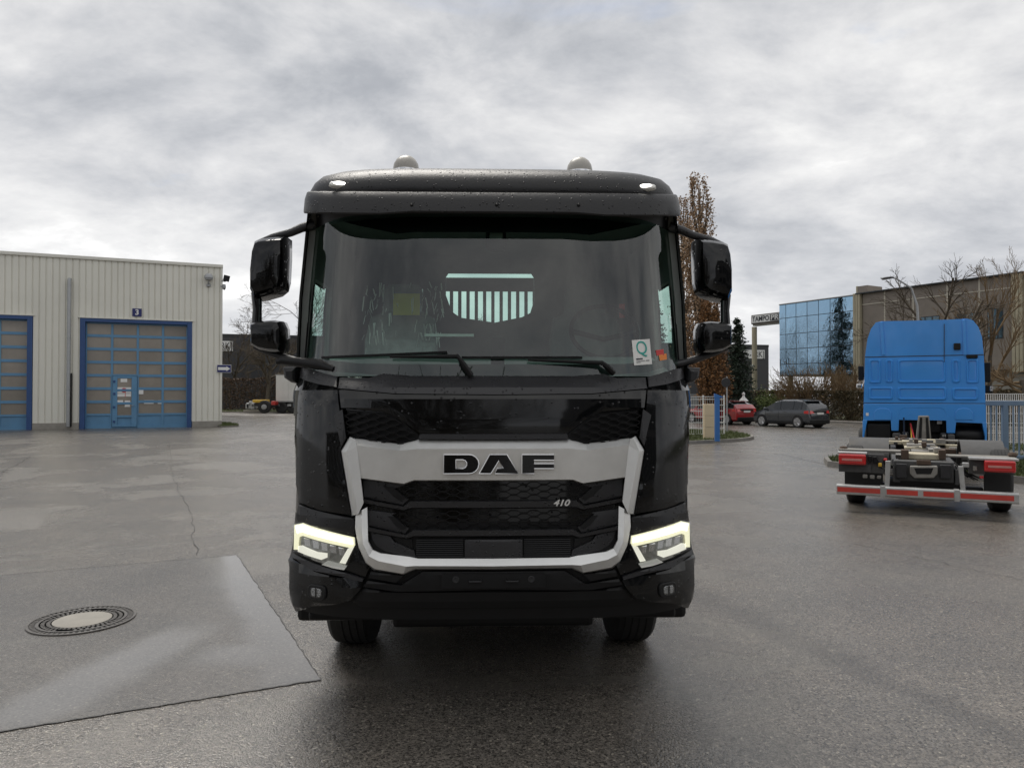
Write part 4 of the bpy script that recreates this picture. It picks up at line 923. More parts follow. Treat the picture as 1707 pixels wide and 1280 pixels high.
def bare_tree(name, label, loc, H, r0, seed, group=None, m='bark', tw='twig', lean=(0, 0), cat='tree', **over):
    cfg = dict(BASE); cfg.update(over); rnd = random.Random(seed); root = thing(name, label, cat, loc, 0, group); tr, cr = MB(), MB(); tips = []
    grow((tr, cr), Vector((0, 0, -.1)), Vector((lean[0], lean[1], 1)).normalized(), H*cfg.get('trunk', .5), r0, 0, rnd, cfg, tips)
    tr.build('trunk', m, root, smooth=True)
    me = bpy.data.meshes.new('crown'); me.from_pydata(cr.v, [], cr.f); link('crown', me, tw, root, True); return root
def shrub(name, label, loc, H, seed, n=40, tw='twig_tan', spread=.6, group=None, rmin=.008, lev=2, cat='shrub'):
    rnd = random.Random(seed); root = thing(name, label, cat, loc, 0, group); st, cr = MB(), MB(); tips = []
    cfg = dict(BASE); cfg.update(wig=.10, up=.03, rmin=rmin, lev=lev, kids=[6, 4, 3], spread=[.35, .45, .4], ratio=[.6, .55, .5], taper=.6); cfg['from'] = [.3, .25, .2]
    for k in range(n):
        a = rnd.uniform(0, 6.283); s = spread*math.sqrt(rnd.random()); d = Vector((math.cos(a)*math.sin(s), math.sin(a)*math.sin(s), math.cos(s)))
        grow((st, cr), Vector((math.cos(a)*.12*H*s, math.sin(a)*.12*H*s, -.05)), d, H*rnd.uniform(.55, .8), .02+.006*H*rnd.random(), 0, rnd, cfg, tips)
    for mb_, nm in ((st, 'stems'), (cr, 'crown')):
        me = bpy.data.meshes.new(nm); me.from_pydata(mb_.v, [], mb_.f); link(nm, me, tw, root, True)
    return root
def columnar_oak(label, loc, H, W, seed, n_leaf, low=.1, m='oak_leaf', limbs=70, name='columnar_oak', prof=None, size=.085, gappy=.55):
    rnd = random.Random(seed); root = thing(name, label, 'tree', loc); tr, br = MB(), MB()
    tr.tube([(0, 0, -.1), (.05, 0, H*.3), (-.05, .04, H*.6), (0, 0, H*.95)], [.22, .17, .10, .02], 8); tr.build('trunk', 'bark', root, smooth=True)
    prof = prof or (lambda t: W*(.55+.45*math.sin(min(1, t*1.35+.15)*math.pi*.5))*(1 if t < .8 else 1-.45*(t-.8)/.2))
    paths = []
    for k in range(limbs):
        a = rnd.uniform(0, 6.283); z0 = H*(low+(.82-low)*rnd.random()); L_ = H*rnd.uniform(.12, .30); pts = []
        for i in range(6):
            t = i/5; z = min(z0+L_*t, H*rnd.uniform(.985, 1.0)); rr = prof(z/H)*min(1, .15+1.0*t)*rnd.uniform(.75, 1.0); pts.append(Vector((rr*math.cos(a)+rnd.gauss(0, .04), rr*math.sin(a)+rnd.gauss(0, .04), z)))
        paths.append(pts); br.tube(pts, [.05, .04, .03, .022, .014, .008], 4, cap=False)
    br.build('limbs', 'bark', root, smooth=True)
    P = []
    for _ in range(n_leaf):
        pts = rnd.choice(paths); t = rnd.random()**.8*5; i = min(4, int(t)); q = pts[i].lerp(pts[i+1], t-i); P.append((q.x+rnd.gauss(0, .10), q.y+rnd.gauss(0, .10), q.z+rnd.gauss(0, .16)))
    leaves('crown', P, size, m, root, seed); return root
def conifer(label, loc, H, W, seed, n=60, name='conifer'):
    rnd = random.Random(seed); root = thing(name, label, 'tree', loc); tr = MB(); tr.tube([(0, 0, -.1), (0, 0, H*.5), (0, 0, H)], [.16+.01*H, .09+.004*H, .01], 8); tr.build('trunk', 'bark', root, smooth=True)
    P = []; br = MB()
    for k in range(n):
        z = H*(.06+.92*(k+rnd.random())/n); L_ = W*(1-z/H)**.8*rnd.uniform(.65, 1.1)+.12
        for j in range(5):
            a = rnd.uniform(0, 6.283); dz = -.22*L_; e = Vector((math.cos(a)*L_, math.sin(a)*L_, z+dz)); b = Vector((0, 0, z)); mid_ = (b+e)/2+Vector((0, 0, .06*L_)); br.tube([b, mid_, e], [.025, .016, .006], 3, cap=False)
            for i in range(int(14+L_*22)):
                t = rnd.random()**.7; q = b.lerp(mid_, 2*t) if t < .5 else mid_.lerp(e, 2*t-1); sp = .05+.12*L_*(1-t*.6); P.append((q.x+rnd.gauss(0, sp), q.y+rnd.gauss(0, sp), q.z+rnd.gauss(0, .05)-abs(rnd.gauss(0, .07))))
    br.build('limbs', 'bark', root); leaves('crown', P, .10, 'conifer_needle', root, seed, flat=.3); return root
def hedge(name, label, p0, p1, depth, z0, z1, m, n, size, seed, twn=700):
    """clipped hedge between two ground points"""
    rnd = random.Random(seed); d = p1-p0; L_ = d.length; u = d/L_; v = Vector((-u.y, u.x, 0)); root = thing(name, label, 'hedge', (p0.x, p0.y, z0)); P = []; tw = MB(); H = z1-z0
    for _ in range(n):
        s = rnd.random()*L_; top = H*(1+.06*noise.noise((s*.7, seed, 0))+.03*noise.noise((s*2.3, seed, 4))); side_ = rnd.random()
        if side_ < .62: t, z = -depth/2+abs(rnd.gauss(0, .10)), rnd.random()**.9*top
        elif side_ < .9: t, z = rnd.uniform(-.5, .5)*depth, top-abs(rnd.gauss(0, .10))
        else: t, z = rnd.uniform(-.5, .5)*depth, rnd.random()*top
        t += .16*noise.noise((s*1.3, z*1.6, seed)); q = u*s+v*t; P.append((q.x, q.y, z))
    for _ in range(twn):
        s = rnd.random()*L_; q = u*s+v*rnd.uniform(-.45, .45)*depth; a = Vector((q.x, q.y, rnd.uniform(0, .5)*H)); b = a+Vector((rnd.gauss(0, .25), rnd.gauss(0, .25), H*rnd.uniform(.35, .62))); tw.tube([a, (a+b)/2+Vector((rnd.gauss(0, .05), rnd.gauss(0, .05), 0)), b], [.014, .010, .006], 3, cap=False)
    me = bpy.data.meshes.new('twigs'); me.from_pydata(tw.v, [], tw.f); link('twigs', me, 'twig', root)
    leaves('foliage', P, size, m, root, seed); return root
# ------------------------------------------------------------------ left background
hedge('hedge', 'brown leafless hedge along the grass verge behind the white trailer', Vector((-46, 67, 0)), Vector((-8, 67, 0)), 1.6, .34, 3.3, 'hedge_russet', 26000, .085, 11, 1500)
p = at(441, 684, 65.2); bare_tree('bare_tree', 'bare spreading tree rising from the grass verge in front of the dark building', (p.x, p.y, .38), 15.0, .22, 21, trunk=.36, kids=[9, 7, 5, 4], spread=[1.0, .8, .7, .6], rmin=.012, wig=.17)
p = at(487, 684, 70); bare_tree('bare_tree', 'slender bare birch behind the hedge and the white trailer', (p.x, p.y, .36), 11.5, .10, 23, trunk=.75, rmin=.010, spread=[.6, .6, .6, .6], m='galv')
p = at(385, 684, 72); bare_tree('bare_tree', 'thin bare tree behind the hedge next to the beige hall', (p.x, p.y, .36), 12.5, .13, 24, kids=[8, 7, 5, 4], trunk=.5, rmin=.011)
mat('anthracite', (.042, .043, .048), .55, var=.12, scale=.5, dirt=.1)
mat('anthracite_edge', (.028, .029, .032), .5, var=.1)
pa, pb = at(300, 657, 74), at(1281.5, 657, 92); dv = (pb-pa); LB = Vector((dv.x, dv.y)).length; brz = math.atan2(dv.y, dv.x)
park = thing('dark_warehouse', 'long anthracite warehouse with white lettered signs behind the trees', 'building', (pa.x, pa.y, 0), brz)
HB = 8.05
k = 0; x = 0
while x < LB-.01:
    x1 = min(LB, x+3.0); box('facade_panel', 'anthracite', park, x+.01, x1-.01, -.02 if k % 2 else -.025, .2, 0, HB-.3); x = x1; k += 1
box('roof_edge', 'anthracite_edge', park, -.02, LB+.02, -.06, .3, HB-.3, HB, .02); box('wall_core', 'anthracite_edge', park, .0, LB, .2, 30, 0, HB-.32)
_Pi = Matrix.Rotation(-brz, 3, 'Z')
def pp_(px, py, yl=-.05):
    base = Vector((pa.x, pa.y, 0)); o_ = _Pi @ (Vector((0, 0, CAMH))-base); d = _Pi @ ray(px, py); return o_+d*((yl-o_.y)/d.y)
def park_sign(px0, px1, py0, py1, txt, label, fit):
    a, b = pp_(px0, py0), pp_(px1, py1); sg = thing('lettered_sign', label, 'sign', Vector((pa.x, pa.y, 0))+Matrix.Rotation(brz, 3, 'Z') @ Vector((b.x, -.05, (a.z+b.z)/2)), brz)
    h = a.z-b.z; wd = b.x-a.x; box('board', 'sign_white', sg, -wd, 0, -.06, .04, -h/2, h/2, .01)
    me = text_mesh(txt, h*1.0, depth=.01); xs_ = [v.co.x for v in me.vertices]; sx_ = wd*fit/(max(xs_)-min(xs_)); me.transform(Matrix.Diagonal((sx_, 1, 1, 1))); xs_ = [x*sx_ for x in xs_]; o = link('lettering', me, 'print_dark', sg); o.rotation_euler = (R(90), 0, 0); o.location = (-max(xs_)-h*.10, -.075, -h*.02)
park_sign(352, 388.5, 568, 585.5, 'RK]', 'white sign ending in RK and a bracket, cut off by the beige hall corner', .50); park_sign(1238, 1274.5, 583, 598, 'RK]', 'white sign ending in RK and a bracket, seen behind the gantry post', .42)
# white box trailer on the street, left
mat('trailer_white', (.60, .60, .58), .45, var=.06, scale=1.5, dirt=.18)
mat('yellow_paint', (.60, .38, .04), .5, var=.15, dirt=.2)
tz = .33; t0 = at(459, 688, 58.5)
tl = thing('box_trailer', 'white box trailer with black wheels parked along the grass verge', 'trailer', (t0.x, 58.5, tz), R(2))
for k in range(7): box('side_panel', 'trailer_white', tl, .05+k*1.0, 1.02+k*1.0, 0, 2.4, .98, 3.05, .01)
box('box_core', 'trailer_white', tl, .03, 7.07, .02, 2.38, .97, 3.03); box('top_rail', 'galv', tl, 0, 7.1, -.02, 2.42, 3.03, 3.10); box('bottom_rail', 'galv', tl, 0, 7.1, -.02, 2.42, .90, .98)
for x_ in (.45, 1.35, 5.2, 6.3):
    truck_wheel('wheel', (0, 0, 0), .3, .48, tl).location = (x_, .15, .48); tl.children[-1].rotation_euler = (0, 0, R(90))
box('underframe', 'steel_dark', tl, -.6, 7, .5, 1.9, .62, .88); 
for x0, x1 in ((.05, .30), (.95, 1.25)): box('lamp_bracket', 'galv', tl, x0, x1, -.03, .05, .55, .72, .01)
ch = at(455, 688, 57.6); cz = thing('swap_chassis', 'bare yellow and red swap chassis with one black wheel before the white trailer', 'trailer', (ch.x, 57.6, tz), R(2))
w_ = truck_wheel('wheel', (0, 0, 0), .3, .50, cz); w_.location = (-.68, .1, .52); w_.rotation_euler = (0, 0, R(90)); MB().lathe([(.0, -.02), (.10, -.02), (.20, .0), (.22, .05)], (-.68, -.10, .52), 'y', 20).build('hub', 'galv', cz, smooth=30)
box('frame', 'yellow_paint', cz, -1.7, -.6, .3, 1.2, .85, 1.08, .03); box('tool_box', 'red_paint', cz, -.12, .22, -.1, .7, .66, .98, .04); box('drawbar', 'steel_dark', cz, -1.6, .2, .4, .9, .55, .84, .02)
gt = at(413, 688, 58); gr = thing('gearbox_crate', 'grey machine parts heaped on a low pallet on the verge', 'crate', (gt.x, 59.6, .42), 0)
random.seed(8); box('pallet', 'concrete', gr, -.8, .9, -.4, .4, 0, .14)
for k in range(8): x_, z_ = random.uniform(-.7, .6), random.uniform(.14, .5); box('casting', 'galv', gr, x_, x_+random.uniform(.2, .5), -.3, .3, z_, z_+random.uniform(.2, .45), .06)
# ------------------------------------------------------------------ right background
p = at(1168, 657, 47); columnar_oak('tall narrow oak holding brown leaves, its top above the truck mirror', (p.x, 47, 0), 15.9, 1.05, 31, 9000, limbs=80)
p = at(1140, 657, 51); columnar_oak('second narrow brown oak half hidden by the black truck', (p.x, 51, 0), 15.6, .95, 32, 6500, limbs=60)
p = at(1186, 657, 45.5); columnar_oak('dense russet beech filling the gap below the truck mirror', (p.x, 45.5, 0), 7.7, 1.5, 33, 15000, low=.03, m='beech_leaf', limbs=170, name='beech_tree', prof=lambda t: 1.35*(1-.75*t**2.2)*(1 if t > .15 else .9), size=.075)
p = at(1229, 657, 53); conifer('dark green fir beside the gantry post', (p.x, 53, 0), 7.5, 1.75, 34)
# mirrored glass block and the concrete building
mat('mirror_glass', (.34, .50, .64), .012, metal=1., var=0, rvar=0, bump=.8, bscale=2.0)
mat('frame_brown', (.10, .08, .07), .6, var=.1)
mat('mullion', (.02, .025, .03), .4, var=.05)
mat('washed_concrete', (.235, .205, .175), .85, var=.14, scale=1.2, bump=.5, bscale=25)
mat('pilaster', (.40, .36, .26), .75, var=.12, scale=2, bump=.2)
mat('joint_white', (.52, .48, .40), .7, var=.08)
mat('panel_beige', (.33, .31, .27), .7, var=.1, scale=1.5)
mat('window_blue', (.09, .15, .19), .05, metal=.7, var=.1, scale=1)
G0 = Vector((27.4, 58, 0)); GRZ = R(-60); _Gi = Matrix.Rotation(-GRZ, 3, 'Z')
def gp(px, py, yl=0.):
    o_ = _Gi @ (Vector((0, 0, CAMH))-G0); d = _Gi @ ray(px, py); return o_+d*((yl-o_.y)/d.y)
glb = thing('glass_office', 'blue mirrored glass office block above a hedge', 'building', G0, GRZ)
xsG = [gp(q, 560).x for q in (1299.5, 1310.5, 1327.5, 1346, 1365, 1384.5, 1404.5, 1425.5)]; zT = gp(1425, 493).z; zBt = gp(1425, 623).z
rowz = [zBt, zBt+(zT-zBt)*.16, zBt+(zT-zBt)*.37, zBt+(zT-zBt)*.58, zBt+(zT-zBt)*.79+.12, zT]
rnd = random.Random(3); gw = []
for i in range(7):
    for j in range(5):
        o = box('glass_pane', 'mirror_glass', glb, xsG[i]+.025, xsG[i+1]-.025, -.03, 0, rowz[j]+.025, rowz[j+1]-.025); c = Vector(((xsG[i]+xsG[i+1])/2, 0, (rowz[j]+rowz[j+1])/2))
        o.data.transform(Matrix.Translation(-c)); o.location = c; o.rotation_euler = (R(rnd.gauss(0, .25)), 0, R(rnd.gauss(0, .25)))
box('curtain_frame', 'mullion', glb, xsG[0], xsG[-1], .01, .25, zBt-.06, zT+.03); box('block_core', 'mullion', glb, xsG[0]+.02, xsG[-1], .26, 14, zBt-.04, zT)
box('roof_edge', 'galv', glb, xsG[0]-.03, xsG[-1], -.04, .3, zT+.03, zT+.10)
for q in (1318, 1395): a = gp(q, 640, 1.2); MB().cyl((a.x, 1.2, 0), (a.x, 1.2, zBt), .22, 14).build('column', 'pilaster', glb, smooth=40)
for q0, q1 in ((1385, 1397), (1397.5, 1413), (1413.5, 1427)): box('base_panel', 'panel_beige', glb, gp(q0, 640, .6).x, gp(q1, 640, .6).x, .6, .8, 0, zBt-.06)
cb = thing('concrete_office', 'brown washed-concrete office building with pale joints and pilasters', 'building', G0, GRZ)
zt = gp(1440, 488).z; zb = gp(1450, 622).z; LX = 24.
vx = [gp(1438, 560).x]+[gp(q, 560).x for q in (1475.5, 1523, 1580, 1633.5, 1691)]; vx += [vx[-1]+2.2*k for k in range(1, 6)]
zl = gp(1440, 508).z
wins = [(gp(1531, 540).x, gp(1567, 540).x, gp(1531, 570).z-.6, gp(1531, 529).z), (gp(1592, 540).x, gp(1627, 540).x, gp(1592, 575).z-.4, gp(1592, 524).z), (gp(1646, 540).x, gp(1673, 540).x, gp(1646, 566).z, gp(1646, 515).z), (gp(1486, 540).x, gp(1520, 540).x, gp(1500, 575).z, gp(1500, 537).z)]
for a, b in zip(vx, vx[1:]):
    for z0, z1 in ((zb, zl-.04), (zl+.04, zt-.1)): box('wall_panel', 'washed_concrete', cb, a+.05, b-.05, -.02, .2, z0, z1, .01)
    box('joint', 'joint_white', cb, b-.05, b+.05, -.045, .1, zb, zt-.1)
box('joint', 'joint_white', cb, vx[0], vx[-1], -.06, .1, zl-.035, zl+.035)
for q0, q1 in ((1425.5, 1437.5), (1690, 1709)):
    a, b = gp(q0, 560).x, gp(q1, 560).x; n = 3
    for k in range(n): box('pilaster', 'pilaster', cb, a+(b-a)*k/n+.015, a+(b-a)*(k+1)/n-.015, -.30, .2, zb-.2, zt-.02, .02)
for x0, x1, z0, z1 in wins:
    f = box('window', 'mullion', cb, x0, x1, -.032, .0, z0, z1); n = 3
    for k in range(n): box('pane', 'window_blue', f, x0+(x1-x0)*k/n+.05, x0+(x1-x0)*(k+1)/n-.05, -.045, -.03, z0+.06, z1-.06)
box('parapet', 'mullion', cb, vx[0]-.4, LX, -.34, .4, zt-.1, zt, .01); box('wall_core', 'washed_concrete', cb, .2, LX, .2, 14, zb-.1, zt-.12)
for k in range(12): box('base_panel', 'panel_beige', cb, .4+k*1.5, 1.88+k*1.5, .5, .7, 0, zb-.1, .01)
a, b = gp(1430, 490, 3).x, gp(1446, 490, 3).x; box('roof_block', 'washed_concrete', cb, a, b, 3, 5, zt-.1, gp(1438, 476.5, 3).z); box('roof_block_edge', 'pilaster', cb, a-.15, a-.002, 2.98, 5, zt-.1, gp(1438, 476, 3).z)
# gantry with the company name
ga = at(1258, 650, 70); gb = thing('sign_gantry', 'concrete post carrying a beam with the white TAMPOPRINT board', 'sign', (ga.x, 70, 0), R(-60))
MB().tube([(0, 0, 0), (0, 0, 1.85+112*70/FPX)], .24, 16).build('post', 'pilaster', gb, smooth=40); MB().lathe([(.24, 0), (.3, 0), (.3, .1), (.62, .1), (.62, .5), (.24, .55)], (0, 0, 1.55), 'z', 18).build('post_collar', 'concrete', gb, smooth=30)
zc_ = 1.85+(657-533)*70/FPX; bl = 4.6
box('beam', 'frame_brown', gb, -.20, bl, -.20, .5, zc_-.43, zc_+.44, .02); box('beam_soffit', 'concrete', gb, -.1, bl, -.1, .45, zc_-.60, zc_-.432)
box('end_plate', 'sticker_red', gb, -.21, -.202, -.2, .3, zc_-.34, zc_+.3); box('name_board', 'sign_white', gb, -.12, bl-.05, -.25, -.205, zc_-.33, zc_+.34)
def bt(txt, cx, wd, m, y):
    me = text_mesh(txt, .66, depth=.004, bold=.012); xs_ = [q.co.x for q in me.vertices]; sx_ = wd/(max(xs_)-min(xs_)); me.transform(Matrix.Diagonal((sx_, 1, 1, 1))); t = link('lettering', me, m, gb); t.rotation_euler = (R(90), 0, 0); t.location = (cx, y, zc_)
bt('TAMPO', .98, 2.0, 'print_dark', -.26); box('dark_field', 'print_dark', gb, 2.08, bl-.06, -.258, -.251, zc_-.29, zc_+.30); bt('PRINT', 3.28, 2.2, 'sign_white', -.264)
sc_ = thing('security_camera', 'small white security camera clamped to the gantry post', 'camera', (ga.x-.38, 69.6, 1.85+47*70/FPX), 0)
MB().box(-.42, .12, -.09, .09, -.08, .10, Matrix.Rotation(R(-14), 4, 'Y')).build('housing', 'sign_white', sc_, bevel=.03); MB().tube([(.08, 0, 0), (.2, .05, -.08), (.3, .15, -.08)], .03, 6).build('bracket', 'galv', sc_)
# hedge and planting along the street
hedge('hedge', 'brown clipped hedge along the pavement behind the parked cars', S2W(-14, 2.9), S2W(22, 2.9), 1.3, .11, 2.1, 'hedge_leaf', 42000, .075, 12, 1800)
hedge('hedge', 'low dark hedge in front of the concrete office, above the white fence', S2W(10, 5.2), S2W(30, 5.2), 1.2, .11, 2.45, 'hedge_leaf', 14000, .08, 15, 500)
a = S2W(-4.5, 5.2); shrub('bare_shrub', 'fountain of bare tan twigs in front of the mirrored glass', (at(1347, 650, 52).x, 52, .1), 4.1, 41, 60, spread=.85, rmin=.012)
shrub('bare_shrub', 'leafless tan shrub at the foot of the pale pilaster', (at(1418, 650, 50).x, 50, .1), 3.9, 42, 34, spread=.6, rmin=.011)
rnd = random.Random(9); P = [(rnd.gauss(0, .75), rnd.gauss(0, .5), abs(rnd.gauss(.95, .42))) for _ in range(5000)]
bg_ = thing('green_bush', 'loose bright green bush left of the tan twigs', 'bush', (at(1288, 650, 53).x, 53, .1)); leaves('crown', P, .07, 'bush_green', bg_, 5)
st = MB(); [st.tube([(0, 0, -.05), (rnd.gauss(0, .3), rnd.gauss(0, .3), .6), (rnd.gauss(0, .7), rnd.gauss(0, .5), 1.2)], [.03, .02, .008], 4, cap=False) for _ in range(14)]; st.build('stems', 'twig', bg_)
# trees mirrored in the glass and glimpsed through the truck's rear window
conifer('tall dark spruce mirrored in the blue glass', (11.4, 60.9, 0), 12.5, 2.6, 51, 70, 'spruce_tree')
bare_tree('bare_tree', 'crooked bare tree mirrored in the blue glass', (6.5, 65.2, 0), 9, .2, 52, trunk=.4, spread=[1.1, .8, .7, .6], rmin=.014)
bare_tree('bare_tree', 'bare tree seen through the rear window of the black truck', (1.2, 52, 0), 10.5, .18, 53, trunk=.55, rmin=.010)
# bare trees and street lamp behind the blue truck
p = at(1592, 657, 34); bare_tree('bare_tree', 'bare tree with a forked trunk above the blue cab roof', (p.x, 34, 0), 10.2, .19, 61, m='bark_green', tw='twig', trunk=.52, spread=[.70, .62, .6, .6], rmin=.007, up=.03, wig=.13, kids=[7, 6, 5, 4], ratio=[.70, .6, .6, .55])
p = at(1642, 657, 36); bare_tree('bare_tree', 'tall upright bare tree beside the pale corner pilaster', (p.x, 36, 0), 6.9, .13, 62, tw='twig_tan', trunk=.72, spread=[.55, .5, .5, .5], rmin=.008, up=.07, wig=.08)
p = at(1725, 657, 30); bare_tree('bare_tree', 'low branching bare tree over the white fence', (p.x, 30, 0), 5.2, .16, 63, tw='twig_tan', trunk=.5, spread=[1.15, .8, .7, .6], rmin=.008, up=.02)
lz = 1.85+195*31/FPX; lx = at(1521, 500, 31).x; lm = thing('street_lamp', 'curved-arm street lamp rising behind the blue truck', 'street lamp', (lx+.25, 31, 0))
hx = at(1480, 461, 31).x-(lx+.25); MB().tube([(0, 0, 0), (0, 0, lz-2.2), (-.05, 0, lz-1.2), (-.30, 0, lz-.45), (hx+.35, 0, lz-.05), (hx+.15, 0, lz)], [.075, .06, .05, .04, .035, .03], 8).build('pole', 'galv', lm, smooth=True)
MB().loft([[(hx+.25-.09*k, .09*math.sin(t)*w_, lz+.05*math.cos(t)*w_-.01*k) for t in (2*math.pi*i/10 for i in range(10))] for k, w_ in ((0, .4), (1, .9), (3, 1.1), (5, .9), (6, .3))]).build('lamp_head', 'steel_dark', lm, smooth=40)
# ------------------------------------------------------------------ entrance furniture
mat('pillar_beige', (.58, .47, .31), .6, var=.05, scale=2)
mat('post_blue', (.035, .14, .38), .45, var=.08)
mat('fence_white', (.62, .62, .60), .5, var=.06)
mat('gate_blue', (.16, .23, .32), .5, var=.1, scale=3, dirt=.15)
pe = gnd(1183, 731, .11); h_ = (733-675)*pe.y/FPX
pil = thing('entrance_pillar', 'beige panelled entrance pillar on the kerbed grass island', 'pillar', (pe.x, pe.y, .10), R(-6))
for k in range(3): box('pillar_panel', 'pillar_beige', pil, -.225, .225, -.2, .2, h_*k/3+.004, h_*(k+1)/3-.006, .012)
box('pillar_core', 'concrete', pil, -.215, .215, -.19, .19, 0, h_-.01)
pe = gnd(1195.5, 735, .11); bp_ = thing('blue_post', 'square blue gate post beside the beige entrance pillar', 'post', (pe.x, pe.y, .10), R(-6))
box('shaft', 'post_blue', bp_, -.085, .085, -.09, .09, 0, 1.62, .01); MB().prism([(-.1, 1.62), (.2, 1.62), (.2, 1.66), (-.1, 1.78)], -.1, .1).build('cap', 'post_blue', bp_)
pf = gnd(1193, 722, .1); fw = thing('mesh_fence', 'white steel mesh fence panel behind the beige pillar', 'fence', (pf.x, 31.5, .08), 0)
for k in range(22): MB().cyl((-.02-k*.1, 0, .05), (-.02-k*.1, 0, 1.62), .006, 5).build('wire', 'fence_white', fw)
for z_ in (.06, .30, .55, .8, 1.05, 1.3, 1.55, 1.66): box('rail', 'fence_white', fw, -2.25, .0, -.014, .014, z_-.014, z_+.014)
for x_ in (-1.9, -.9, 0): box('post', 'fence_white', fw, x_-.03, x_+.03, .02, .07, -.05, 1.72, .005)
ps = gnd(1212, 721, .1); sg = thing('road_sign', 'back of a round grey road sign on a thin post in the grass', 'road sign', (ps.x, ps.y, .10))
MB().cyl((0, 0, 0), (0, 0, 2.55), .032, 10).build('pole', 'galv', sg, smooth=40); MB().lathe([(0, -.01), (.21, -.01), (.215, 0), (.21, .01), (0, .012)], (-.06, -.05, 2.28), 'y', 28).build('disc', 'steel_dark', sg, smooth=30)
for z_ in (2.18, 2.38): box('clamp', 'galv', sg, -.045, .045, -.045, .04, z_-.02, z_+.02)
wf = S2W(-11, 3.2); wg = thing('grey_fence', 'low grey garden fence left of the brown hedge', 'fence', S2W(-14.2, 3.0, .1), SRZ)
for k in range(10): box('slat', 'galv', wg, -6, -.05, -.02, .02, .1+k*.17, .24+k*.17)
for x_ in (-6, -4, -2, 0): box('post', 'concrete', wg, x_-.06, x_+.06, -.06, .06, -.1, 1.9, .01)
vz = at(1239.5, 660, 47); vs_ = thing('garden_ornament', 'small white bird-table ornament peeking over the hedge', 'ornament', (vz.x, 47, .1))
MB().cyl((0, 0, 0), (0, 0, 1.3), .04, 8).build('stand', 'sign_white', vs_); MB().lathe([(.04, 0), (.30, .0), (.28, .06), (.1, .25), (.06, .38), (.10, .44), (.07, .55), (0, .58)], (0, 0, 1.3), 'z', 14).build('finial', 'sign_white', vs_, smooth=30)
# blue-grey gate and the white fence behind it
g0 = gnd(1662, 766, .10); gate = thing('sliding_gate', 'blue-grey barred sliding gate at the edge of the grass strip', 'gate', (g0.x, 19.3, .06), R(-4))
zt_ = 1.85-(668-657)*19.3/FPX-.06
box('top_rail', 'gate_blue', gate, -1.2, 4.0, -.05, .05, zt_-.13, zt_, .01); box('bottom_rail', 'gate_blue', gate, -1.2, 4.0, -.06, .06, .05, .18, .01)
for x_ in (-1.2, 0, 2.4, 4.0): box('post', 'gate_blue', gate, x_-.06, x_+.06, -.055, .055, .0, zt_-.005, .01)
b0 = None
for k in range(36):
    x_ = -1.05+.142*k
    if min(abs(x_-q) for q in (-1.2, 0, 2.4, 4.0)) < .08: continue
    if b0 is None: o = b0 = MB().box(-.016, .016, -.016, .016, .18, zt_-.13).build('bar', 'gate_blue', gate)
    else: o = b0.copy(); C.objects.link(o)
    o.location = (x_, 0, 0)
f0 = at(1640, 657, 26.5); wfn = thing('wire_fence', 'white double-wire fence on the far side of the blue-grey gate', 'fence', (f0.x, 26.5, 0), R(-3)); w0 = None
for k in range(70):
    if w0 is None: o = w0 = MB().box(-.010, .010, -.008, .008, .05, 1.87).build('wire', 'fence_white', wfn)
    else: o = w0.copy(); C.objects.link(o)
    o.location = (.02+.075*k, 0, 0)
for z_ in (.12, .45, .80, 1.15, 1.5, 1.62, 1.86): box('rail', 'fence_white', wfn, 0, 5.4, -.022, -.009, z_-.012, z_+.012)
for x_ in (0, 2.6, 5.2): box('post', 'fence_white', wfn, x_-.03, x_+.03, .01, .07, 0, 1.95, .005)
tag(blades('grass', [(f0.x-1, 23.6), (f0.x+7, 23.6), (f0.x+7, 28), (f0.x-1, 28)], .01, 5000, .04, .12, 12, label='grass below the white double-wire fence'))
# ------------------------------------------------------------------ the yard behind the photographer (mirrored in glass and paint)
mat('render_grey', (.13, .13, .135), .7, var=.1, scale=.5)
mat('dark_window', (.02, .024, .028), .06, var=.05, metal=.0)
off = thing('sales_building', 'grey sales building behind the photographer, mirrored in the truck', 'building', (7.0, -17, 0))
box('wall', 'render_grey', off, 0, 26, -12, 0, 0, 9)
for r_ in range(2):
    for c_ in range(9):
        f = box('window', 'anthracite_edge', off, .7+c_*2.8, 2.9+c_*2.8, -.02, .06, 1.0+r_*4, 3.4+r_*4); box('pane', 'dark_window', f, .78+c_*2.8, 2.82+c_*2.8, .05, .07, 1.08+r_*4, 3.3+r_*4)
box('roof_edge', 'anthracite_edge', off, -.1, 26.1, -12.1, .12, 9, 9.3)
hedge('hedge', 'evergreen screen behind the photographer, mirrored in the black paint', Vector((-34, -17, 0)), Vector((1, -17, 0)), 2., 0, 4.2, 'hedge_leaf', 16000, .17, 71, 500)
shrub('bare_shrub', 'bare twiggy tree mirrored low in the windscreen', (-.9, -8.6, 0), 6.9, 72, 22, tw='twig', spread=.42, rmin=.016, lev=2, cat='tree')
shrub('bare_shrub', 'smaller bare twiggy tree mirrored by the left wiper', (-3.6, -9.0, 0), 6.6, 73, 22, tw='twig', spread=.42, rmin=.016, lev=2, cat='tree')
